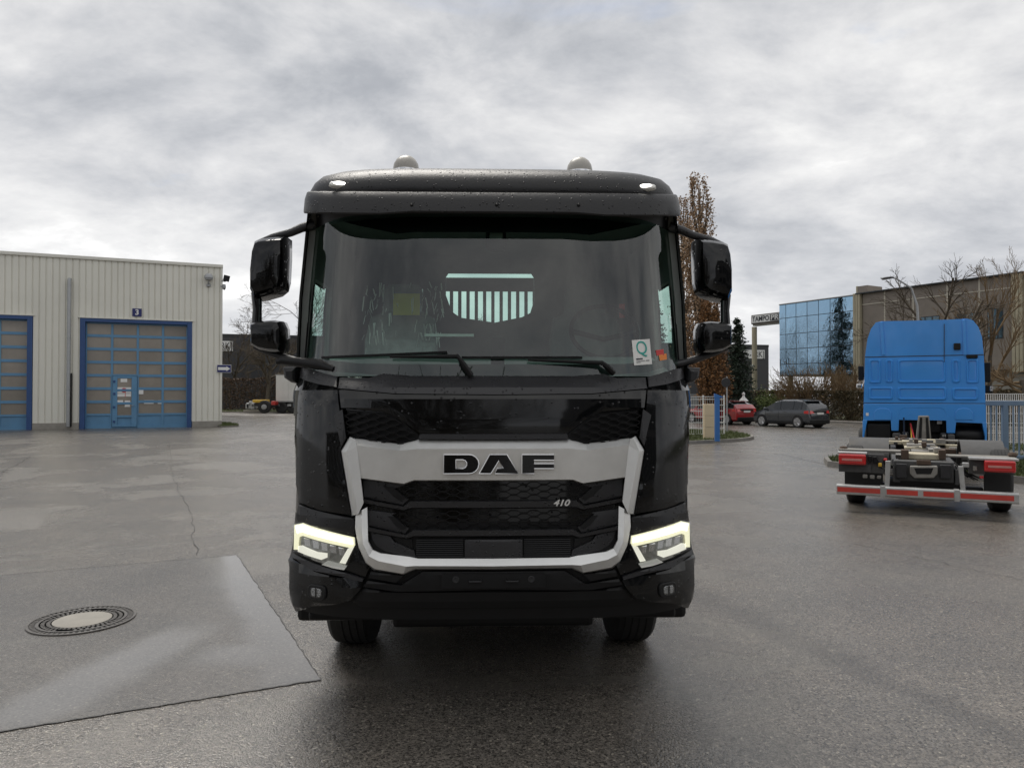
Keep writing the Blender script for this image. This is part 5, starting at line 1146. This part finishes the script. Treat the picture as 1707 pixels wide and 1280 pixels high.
# ------------------------------------------------------------------ blue truck seen from behind
mat('truck_blue', (.045, .28, .74), .30, var=.05, scale=2, coat=.6, rvar=.05, dirt=.10)
mat('frame_cream', (.50, .45, .33), .65, var=.2, scale=6, dirt=.5)
mat('frame_grey', (.22, .21, .19), .7, var=.25, scale=7, dirt=.55)
mat('rust', (.075, .048, .032), .8, var=.3, scale=12)
mat('chassis_grey', (.060, .060, .060), .65, var=.3, scale=9, dirt=.35)
mat('alu', (.48, .48, .47), .38, metal=.6, var=.12, scale=9, dirt=.2)
mat('tail_red', (.52, .012, .012), .2, var=.05, coat=.8)
mat('tail_strip', (.55, .25, .22), .3, var=.15, scale=30)
mat('tape_red', (.52, .055, .04), .45, var=.12, scale=8, dirt=.25)
BZ = 11.15; BT = Vector(((1546-CX)/FPX*BZ, BZ, 0)); BRZ = R(-27)
bt_ = thing('swap_body_truck', 'blue high-roof truck with a bare container chassis, seen from behind', 'truck', BT, BRZ)
_Bi = Matrix.Rotation(-BRZ, 3, 'Z'); _Bo = _Bi @ (Vector((0, 0, CAMH))-BT)
def Q(px, py, yl):
    d = _Bi @ ray(px, py); return _Bo+d*((yl-_Bo.y)/d.y)
def qbox(name, m, x0, x1, y0, y1, yl, dep, bevel=.01, parent=None):
    """box whose rear face fills photo pixels x0..x1, y0..y1 at depth yl"""
    a, b = Q(x0, (y0+y1)/2, yl), Q(x1, (y0+y1)/2, yl); t, u = Q((x0+x1)/2, y0, yl), Q((x0+x1)/2, y1, yl)
    return MB().box(a.x, b.x, yl, yl+dep, u.z, t.z).build(name, m, parent or bt_, bevel=bevel)
def qpoly(name, m, pts, yl, dep, bevel=.008, parent=None, smooth=False):
    q = [Q(a, b, yl) for a, b in pts]; return MB().prism([(p.x, p.z) for p in q], yl, yl+dep).build(name, m, parent or bt_, bevel=bevel, smooth=smooth)
CY_ = 6.6
# cab: outline lofted forwards
out = [(1437, 795), (1439, 700), (1440.5, 640), (1442, 594), (1446, 565), (1452, 548), (1460, 537.5), (1470, 535.5), (1500, 535), (1546, 534), (1600, 532), (1612, 531), (1622, 534), (1631, 545), (1637, 562), (1640, 592), (1642, 640), (1643.5, 700), (1646, 790)]
def cabring(y, f=1., dz=0.):
    q = [Q(a, b, CY_) for a, b in out]; return [(p.x*f, y, p.z if p.z < 2.5 else p.z+dz) for p in q]
r0 = [(x, y, max(z, 1.25)) for x, y, z in cabring(CY_)]
MB().loft([r0, [(x, CY_+1.0, z) for x, y, z in r0], [(x, CY_+1.9, z-(.12 if z > 2.8 else 0)) for x, y, z in r0], [(x*.97, CY_+2.25, z-(.5 if z > 2.8 else 0)) for x, y, z in r0]]).build('cab', 'truck_blue', bt_, smooth=35)
def relief(px0, px1, py0, py1, dep=.012, r=.05, name='pressed_panel'):
    a, b = Q(px0, py0, CY_), Q(px1, py1, CY_); r = min(r, (b.x-a.x)*.42, (a.z-b.z)*.42)
    o_ = [(p[0], CY_-.001, p[1]) for p in rrect(a.x, b.x, b.z, a.z, r, 6)]; cx, cz = (a.x+b.x)/2, (a.z+b.z)/2; wx, wz = (b.x-a.x)/2, (a.z-b.z)/2
    def sc2(q, e, y): return [(cx+(x-cx)*(wx-e)/wx, y, cz+(z-cz)*(wz-e)/wz) for x, _, z in q]
    mb = MB().loft([o_, sc2(o_, .018, CY_-dep*1.5), sc2(o_, .04, CY_-dep*1.5), sc2(o_, .055, CY_-.002), sc2(o_, .07, CY_-.004)], cap0=False); return mb.build(name, 'truck_blue', bt_, smooth=50)
for q in ((1448, 1469, 599, 639), (1476, 1489, 599, 638), (1496, 1577, 599, 638), (1586, 1601, 599, 638), (1610, 1632, 598, 639), (1448, 1489, 645, 666), (1496, 1578, 645, 667), (1587, 1631, 646, 667)): relief(*q, dep=.022)
qbox('roof_groove', 'mullion', 1442, 1640, 592.6, 594, CY_-.004, .01, 0); qbox('cab_seam', 'mullion', 1440, 1643, 671.5, 672.6, CY_-.004, .01, 0)
qpoly('roof_rib', 'truck_blue', [(1466, 536.5), (1472, 536.5), (1476, 592), (1470, 592)], CY_-.03, .035, .012); qpoly('roof_rib', 'truck_blue', [(1610, 532), (1604, 533), (1606, 592), (1612, 592)], CY_-.03, .035, .012)
# lower back wall with the arch over the engine
low = [(1440, 673), (1643, 673), (1644, 706), (1594, 704), (1592, 722), (1578, 722), (1577, 690), (1573, 683), (1566, 680), (1508, 680), (1501, 684), (1499, 692), (1498, 718), (1486, 718), (1485, 701), (1439, 701)]
qpoly('lower_wall', 'truck_blue', low, CY_-.005, .12, .012)
for pts in ([(1437, 796), (1438, 700), (1446, 700), (1441, 725), (1443, 796)], [(1646, 790), (1645, 704), (1637, 704), (1642, 728), (1640, 790)]): qpoly('side_skirt', 'truck_blue', pts, CY_-.01, .5, .012)
for x0, x1 in ((1457, 1486), (1592, 1622)):
    a, b = Q(x0, 680, CY_), Q(x1, 700, CY_); o_ = [(a.x, b.z), (a.x, a.z-.10), (a.x+.06, a.z-.02), (a.x+.14, a.z), (b.x-.14, a.z), (b.x-.06, a.z-.02), (b.x, a.z-.10), (b.x, b.z)]
    MB().prism(o_, CY_-.022, CY_).build('arch_pressing', 'truck_blue', bt_, bevel=.012)
qbox('roof_box', 'black_plastic', 1590, 1601.5, 572, 583, CY_-.06, .07, .015); qbox('vent', 'black_plastic', 1611, 1630, 591, 597, CY_-.05, .06, .012); qbox('label_plate', 'sign_white', 1443.5, 1448, 688, 693, CY_-.015, .01, 0)
a, b = Q(1574, 540, CY_-.03), Q(1574, 604, CY_-.03); MB().tube([a, b], .008, 5).build('cable', 'mullion', bt_)
qbox('mirror', 'black_plastic', 1430.5, 1440, 610, 634, CY_+1.0, .15, .02); qbox('mirror', 'black_plastic', 1640, 1651.5, 604, 637, CY_+1.0, .15, .02)
qbox('wide_mirror', 'chrome', 1427.5, 1437, 640, 647, CY_+1.0, .12, .02); qbox('wide_mirror', 'black_plastic', 1642, 1655, 642, 655, CY_+1.0, .12, .02); qbox('mirror_face', 'chrome', 1650, 1655.4, 644, 652, CY_+.99, .05, .006)
# underneath the cab
qbox('engine_bay', 'grille_black', 1444, 1641, 696, 800, CY_+.5, .4); qbox('radiator_shroud', 'black_plastic', 1512, 1570, 690, 722, CY_+.35, .2, .04)
qbox('air_filter', 'grille_black', 1444, 1486, 706, 735, CY_+.1, .6, .03); a = Q(1617, 727, CY_+.1)
MB().lathe([(0, -.36), (.20, -.35), (.22, -.32), (.22, .32), (.20, .35), (0, .36)], (a.x, CY_+.35, a.z), 'x', 20).build('air_tank', 'grille_black', bt_, smooth=40)
for x0, x1, y0, y1, m in ((1488, 1502, 722, 742, 'chassis_grey'), (1504, 1515, 720, 740, 'steel_dark'), (1568, 1578, 722, 742, 'steel_dark'), (1580, 1592, 724, 745, 'chassis_grey')): qbox('suspension_bag', m, x0, x1, y0, y1, CY_-.2, .3, .03)
for x0, y0 in ((1506, 722), (1509.5, 722), (1506, 730), (1509.5, 730), (1571, 725), (1574.5, 725), (1571, 733), (1574.5, 733)): qbox('bolt', 'alu', x0, x0+2.2, y0, y0+2.6, CY_-.22, .02, .004)
qbox('label_plate', 'sign_white', 1562, 1570.5, 699, 706.5, CY_+.2, .01, .01)
qpoly('stanchion', 'frame_grey', [(1531, 693), (1549, 693), (1553, 738), (1526, 738)], 5.6, .18, .02); qpoly('stanchion_slot', 'grille_black', [(1533.5, 696), (1537.5, 696), (1536, 735), (1530.5, 735)], 5.59, .01, 0); qpoly('stanchion_slot', 'grille_black', [(1543, 696), (1547, 696), (1550, 735), (1544.5, 735)], 5.59, .01, 0)
# container frame
for sx in (-1, 1): MB().box(sx*.42-.05, sx*.42+.05, .25, 8.2, .46, .70).build('chassis_rail', 'chassis_grey', bt_, bevel=.01)
def crossbeam(pxl, pxr, py0, py1, yl, m, dep=.16):
    a, b, t, u = Q(pxl, py0, yl), Q(pxr, py0, yl), Q(1540, py0, yl), Q(1540, py1, yl); return MB().box(a.x, b.x, yl, yl+dep, u.z, t.z).build('crossbeam', m, bt_, bevel=.012)
crossbeam(1446, 1504, 736, 742, 4.6, 'frame_cream'); crossbeam(1576, 1636, 740, 747, 4.6, 'frame_cream'); crossbeam(1441, 1640, 732.5, 736, 4.9, 'frame_grey', .3)
for x0, x1, y0, y1, yl, m in ((1504, 1576, 736, 741, 4.3, 'frame_cream'), (1512, 1560, 741, 746, 3.4, 'frame_grey'), (1508, 1566, 746, 750, 2.8, 'frame_cream'), (1520, 1564, 752, 757, 1.6, 'frame_grey'), (1514, 1567, 757, 766, .6, 'frame_cream')): qbox('frame_plate', m, x0, x1, y0, y1, yl, .5, .012)
for x0, x1 in ((1502, 1515), (1565, 1577)): qbox('twist_lock_base', 'rust', x0, x1, 750, 766, .5, .2, .012)
crossbeam(1398, 1504, 752.5, 756, .55, 'frame_grey', .3); crossbeam(1576, 1694, 757.5, 761, .55, 'frame_grey', .3)
for px, py in ((1406, 749), (1688, 760), (1441, 733), (1638, 742), (1506, 733.5), (1570, 735)): a = Q(px, py, .7 if py > 745 else 4.8); MB().lathe([(.05, -.05), (.05, .0), (.07, .01), (.05, .05), (0, .06)], a, 'z', 10).build('twist_lock', 'rust', bt_, smooth=30)
for sx, x0, x1 in ((-1, 1416, 1482), (1, 1600, 1672)):
    a, b = Q(x0, 752, 1.2), Q(x1, 752, 1.2); cy = 1.35
    MB().loft([[(a.x, cy+rr*math.cos(t), .5+rr*math.sin(t)) for rr in (.57, .60)]+[(b.x, cy+rr*math.cos(t), .5+rr*math.sin(t)) for rr in (.60, .57)] for t in (R(15+150*i/12) for i in range(13))]).build('mudguard', 'chassis_grey', bt_, smooth=40)
    for xc in (sx*1.03,):
        truck_wheel('wheel', (xc, 1.15, .5), .29, .5, bt_, sx)
    truck_wheel('wheel', (sx*1.02, 7.9, .5), .3, .5, bt_, sx)
# rear end: plates, lamps, hitch
qbox('lamp_ledge', 'alu', 1396, 1445, 754, 757, .12, .25, .004); qbox('lamp_ledge', 'alu', 1616, 1699, 764, 767.5, .12, .25, .004)
qbox('rear_plate', 'chassis_grey', 1398, 1452, 773, 787, .18, .05, .01); qbox('rear_plate', 'chassis_grey', 1443, 1474, 757, 789, .22, .05, .01); qbox('rear_plate', 'chassis_grey', 1614, 1642, 764, 790, .22, .05, .01); qbox('rear_plate', 'chassis_grey', 1642, 1692, 768, 790, .3, .05, .01)
for x0, x1, y0, y1 in ((1398, 1443.5, 757.5, 774.5), (1641, 1694, 768.5, 787.5)):
    tl_ = qbox('tail_lamp', 'tail_red', x0, x1, y0, y1, .06, .14, .02); d_ = (x1-x0)
    qbox('lamp_strip', 'tail_strip', x0+d_*.12, x1-d_*.14, (y0+y1)/2-1.6, (y0+y1)/2+2.2, .052, .01, .003, tl_); qbox('lamp_rib', 'tail_red', x0+d_*.05, x1-d_*.05, y1-4.5, y1-2.8, .05, .02, .003, tl_)
qbox('hitch_beam', 'chassis_grey', 1490, 1590, 769, 803, .25, .25, .015); qpoly('hitch_jaw', 'frame_grey', [(1517, 777), (1563, 777), (1563, 790), (1556, 797), (1524, 797), (1517, 790)], .12, .14, .015); qpoly('hitch_mouth', 'grille_black', [(1524, 780), (1556, 780), (1552, 790), (1528, 790)], .112, .02, .004)
for x0, x1, y0, y1, m in ((1494, 1512, 773, 797, 'steel_dark'), (1567, 1586, 775, 798, 'steel_dark'), (1528, 1552, 767, 775, 'rust'), (1455, 1462, 761, 772, 'black_plastic'), (1447, 1453, 760, 770, 'black_plastic'), (1604, 1616, 771, 779, 'alu'), (1622, 1629, 777, 785, 'frame_grey')): qbox('fitting', m, x0, x1, y0, y1, .17, .06, .012)
for x0, x1, y0, y1, m in ((1464, 1470, 772, 778, 'yellow_paint'), (1473, 1479, 764, 768, 'sticker_red'), (1633, 1640, 793, 798, 'tail_red'), (1438, 1446, 791, 797, 'frame_grey'), (1450, 1458, 792, 798, 'frame_grey'), (1462, 1469, 793, 798, 'frame_grey')): qbox('coupling', m, x0, x1, y0, y1, .14, .06, .012)
random.seed(12)
for k in range(9):
    a = Q(random.uniform(1460, 1484), random.uniform(764, 772), .2); b = Q(random.uniform(1470, 1500), random.uniform(775, 795), .3); m_ = (a+b)/2-Vector((0, 0, random.uniform(.02, .12))); MB().tube([a, m_, b], .010, 5).build('hose', 'black_plastic', bt_, smooth=True)
    a = Q(random.uniform(1590, 1618), random.uniform(770, 780), .3); b = Q(random.uniform(1590, 1640), random.uniform(790, 805), .3); MB().tube([a, (a+b)/2-Vector((0, 0, .05)), b], .010, 5).build('hose', 'black_plastic', bt_, smooth=True)
qbox('mud_flap', 'rubber', 1408, 1472, 786, 822, .55, .02, .01); qbox('mud_flap', 'rubber', 1640, 1686, 788, 838, .55, .02, .01); qbox('axle_guard', 'steel_dark', 1480, 1600, 800, 832, .9, .4, .03); qbox('axle', 'steel_dark', 1440, 1640, 808, 822, 1.1, .15, .03)
for x0, x1, xx0, xx1, y0, y1 in ((1476, 1485, 1474, 1482, 768, 823), (1597, 1606, 1603, 1611, 777, 828)): qpoly('beam_bracket', 'alu', [(x0, y0), (x1, y0), (xx1, y1), (xx0, y1)], .02, .05, .008)
a, b = Q(1395, 813, 0), Q(1697.5, 832, 0); zb_ = (a.z+b.z)/2
ub = MB().prism(rrect(-.075+zb_*0, .075, zb_-.078, zb_+.078, .025, 4), a.x, b.x, 'x').build('underrun_bar', 'alu', bt_, bevel=0)
wl = b.x-a.x
for f0, f1 in ((.005, .262), (.295, .47), (.50, .665), (.70, .975)): box('reflective_tape', 'tape_red', ub, a.x+wl*f0, a.x+wl*f1, -.079, -.0755, zb_-.035, zb_+.040)
for f in (.272, .682): box('bar_clamp', 'alu', ub, a.x+wl*f-.035, a.x+wl*f+.035, -.085, .08, zb_-.088, zb_+.088, .006)
random.seed(31)
for k in range(34):
    y_ = random.uniform(.7, 5.2); x_ = random.uniform(-.55, .55); z_ = random.uniform(.70, .93); s_ = random.uniform(.05, .22)
    box('fitting', random.choice(('rust', 'frame_grey', 'chassis_grey', 'steel_dark', 'frame_cream')), bt_, x_, x_+s_, y_, y_+random.uniform(.1, .5), z_, z_+random.uniform(.03, .09), .006)
for k in range(7):
    x_ = random.uniform(-.35, .35); a = Vector((x_, CY_-.05, random.uniform(1.0, 1.3))); b = Vector((x_+random.uniform(-.2, .2), 5.2, .85)); MB().tube([a, (a+b)/2-Vector((0, 0, random.uniform(.1, .25))), b], .016, 6).build('hose', random.choice(('black_plastic', 'sticker_red', 'yellow_paint', 'black_plastic')), bt_, smooth=True)
# ------------------------------------------------------------------ parked cars
mat('car_grey', (.020, .024, .030), .25, var=.05, coat=1., rvar=.03); mat('car_red', (.30, .012, .014), .25, var=.05, coat=1., rvar=.03)
mat('car_glass', (.012, .015, .017), .04, var=0, spec=.7); mat('alloy', (.55, .55, .56), .3, metal=.7, var=.08)
def car(name, label, loc, rz, paint, L_, H, Wd, suv):
    """x forward, y left; origin at ground centre"""
    root = thing(name, label, 'car', loc, rz, 'cars parked along the street'); hw = Wd/2
    # stations: x, bonnet/belt height, roof height (None where no cabin), half width
    rear = -L_/2; fr = L_/2
    if suv: st = [(rear, .55, .62, .78), (rear+.06, .98, 1.02, .94), (rear+.22, 1.02, 1.28, .98), (rear+.55, 1.02, H-.05, 1), (rear+1.1, 1.0, H, 1), (rear+2.0, .98, H-.01, 1), (rear+2.45, .97, H-.10, 1), (rear+2.95, .96, 1.14, 1), (rear+3.15, .95, .99, .99), (fr-.45, .86, .88, .95), (fr-.12, .74, .75, .84), (fr, .5, .55, .62)]
    else: st = [(rear, .55, .62, .8), (rear+.05, .95, .99, .94), (rear+.28, .98, 1.22, .97), (rear+.75, .98, H-.06, 1), (rear+1.4, .96, H, 1), (rear+2.3, .94, H-.01, 1), (rear+2.75, .93, H-.10, 1), (rear+3.35, .92, 1.08, 1), (rear+3.6, .90, .94, .99), (fr-.5, .82, .84, .95), (fr-.14, .70, .71, .84), (fr, .48, .53, .6)]
    zs_ = .24 if suv else .20
    def sec(s):
        x, zbelt, zr, k = s; w_ = hw*k; t = (zr-zbelt); wr = w_*(1-.24*min(1, t/.5)) if t > .05 else w_*.93
        half = [(w_*.86, zs_), (w_*.985, zs_+.12), (w_, (zs_+zbelt)/2+.02), (w_*.985, zbelt-.06), (w_*.95, zbelt), (wr*1.0+(w_*.95-wr)*.15, zr-t*.12), (wr*.86, zr-.008), (wr*.45, zr+.012), (0, zr+.016)]
        return [(x, -a, b) for a, b in half]+[(x, a, b) for a, b in half[-2::-1]]
    R_ = [sec(s) for s in st]; n = len(R_[0]); body, glass = MB(), MB(); V = [p for r in R_ for p in r]
    body.v = list(V); glass.v = []
    cab0, cab1 = 2, 7
    for i in range(len(R_)-1):
        for j in range(n-1):
            q = (i*n+j, i*n+j+1, (i+1)*n+j+1, (i+1)*n+j); sidew = j in (4, n-6); topw = 5 <= j <= n-7
            if sidew and cab0+0 <= i < cab1: glass.add([V[k] for k in q], [(0, 1, 2, 3)])
            elif topw and i in (1, 2) and i == 2: glass.add([V[k] for k in q], [(0, 1, 2, 3)])
            elif topw and i in (6, 7): glass.add([V[k] for k in q], [(0, 1, 2, 3)])
            else: body.f.append(q)
    body.f.append(tuple(range(n))); body.f.append(tuple((len(R_)-1)*n+k for k in range(n)))
    for i in range(len(R_)-1): body.f.append((i*n, i*n+n-1, (i+1)*n+n-1, (i+1)*n))
    bo = body.build('body', paint, root, smooth=32); glass.build('windows', 'car_glass', root, smooth=32)
    for s_ in (-1, 1):
        for i in (3, 4, 5) if suv else (3, 4, 5):
            if i == 4 or True:
                a, b = Vector(R_[i][4 if s_ < 0 else n-5]), Vector(R_[i][5 if s_ < 0 else n-6]); MB().tube([a, b], .028, 5).build('door_pillar', 'mullion', root)
        MB().tube([Vector(R_[k][4 if s_ < 0 else n-5]) for k in range(2, 8)], .014, 5).build('window_trim', 'alloy' if not suv else 'mullion', root)
        MB().tube([Vector(R_[k][6 if s_ < 0 else n-7])+Vector((0, 0, .03)) for k in range(3, 7)], .016, 5).build('roof_rail', 'mullion', root)
        for wx in (rear+.78, fr-.86):
            c = (wx, s_*(hw-.10), .325)
            MB().lathe([(0, -.10), (.375, -.10), (.378, .06), (.36, .115), (0, .116)], (wx, s_*(hw-.115), .34), 'y', 26).build('wheel_arch', 'black_plastic', root, smooth=30)
            t = MB().lathe([(.22, -.11), (.31, -.11), (.325, -.08), (.325, .08), (.31, .11), (.22, .11)], (wx, s_*(hw-.095), .325), 'y', 26, cap=False).build('tyre', 'rubber', root, smooth=30)
            MB().lathe([(0, s_*.085), (.06, s_*.09), (.07, s_*.06), (.20, s_*.075), (.222, s_*.112), (.225, s_*.02)], (wx, s_*(hw-.095), .325), 'y', 24).build('rim', 'mullion', t, smooth=30)
            for k in range(5):
                a = 2*math.pi*k/5+.3; p0 = Vector((wx+.05*math.cos(a), s_*(hw+.004), .325+.05*math.sin(a))); p1 = Vector((wx+.215*math.cos(a), s_*(hw+.012), .325+.215*math.sin(a))); MB().tube([p0, p1], [.030, .042], 5).build('spoke', 'alloy', t)
            MB().lathe([(.205, -.01), (.225, -.01), (.225, .014), (.205, .014), (.205, -.01)], (wx, s_*(hw+.012), .325), 'y', 24).build('rim_lip', 'alloy', t)
        MB().loft([[(rear+.36, s_*hw*.985, .80), (rear+.36, s_*hw*.98, .93)], [(rear+.10, s_*hw*.975, .78), (rear+.10, s_*hw*.965, .95)], [(rear-.005, s_*hw*.84, .78), (rear+.045, s_*hw*.84, .95)], [(rear-.02, s_*hw*.55, .82), (rear+.03, s_*hw*.55, .93)]], closed=False, cap0=False, cap1=False).build('tail_light', 'tail_red', root)
        MB().lathe([(0, -.10), (.07, -.08), (.08, .0), (.07, .06), (0, .08)], (rear+3.0 if suv else rear+3.3, s_*(hw+.08), 1.02), 'y', 12).build('door_mirror', paint, root, smooth=40)
        box('sill', 'black_plastic', root, rear+1.1, fr-1.2, s_*(hw-.02)-.03, s_*(hw-.02)+.03, zs_-.04, zs_+.10, .02)
        for hx_ in (rear+1.55, rear+2.5): box('door_handle', paint, root, hx_, hx_+.18, s_*hw-.02, s_*hw+.02, .86, .89, .008)
        for dx_ in (rear+1.22, rear+2.08, rear+3.02): MB().tube([(dx_, s_*(hw+.001), .34), (dx_-.02, s_*(hw+.004), .65), (dx_, s_*(hw*.985), .93)], .006, 4).build('door_gap', 'mullion', root)
    box('rear_bumper', 'black_plastic', root, rear-.045, rear+.28, -hw*.86, hw*.86, zs_-.02, .46, .04); box('number_plate', 'sign_white', root, rear-.03, rear+.03, -.26, .26, .74, .85, .005)
    box('tailgate_panel', 'black_plastic', root, rear-.012, rear+.05, -hw*.6, hw*.6, .86, .93, .01)
    box('spoiler', paint, root, rear+.34 if suv else rear+.5, rear+.75, -hw*.66, hw*.66, H-.07, H-.035, .015); box('underbody', 'black_plastic', root, rear+.2, fr-.2, -hw*.8, hw*.8, .16, .4)
    return root
hd = math.atan2(.875, -.485)
def place(px, py, L_):
    w0 = gnd(px, py); f = Vector((math.cos(hd), math.sin(hd), 0)); lft = Vector((-f.y, f.x, 0)); return w0+f*(L_/2-.78)-lft*.80
p = place(1331, 713, 4.14); car('parked_car', 'dark grey compact crossover parked by the hedge', p, hd, 'car_grey', 4.14, 1.53, 1.78, True)
p = place(1213.5, 707.5, 4.7); car('parked_car', 'red estate car parked ahead of the dark grey crossover', p, hd, 'car_red', 4.69, 1.46, 1.82, False)
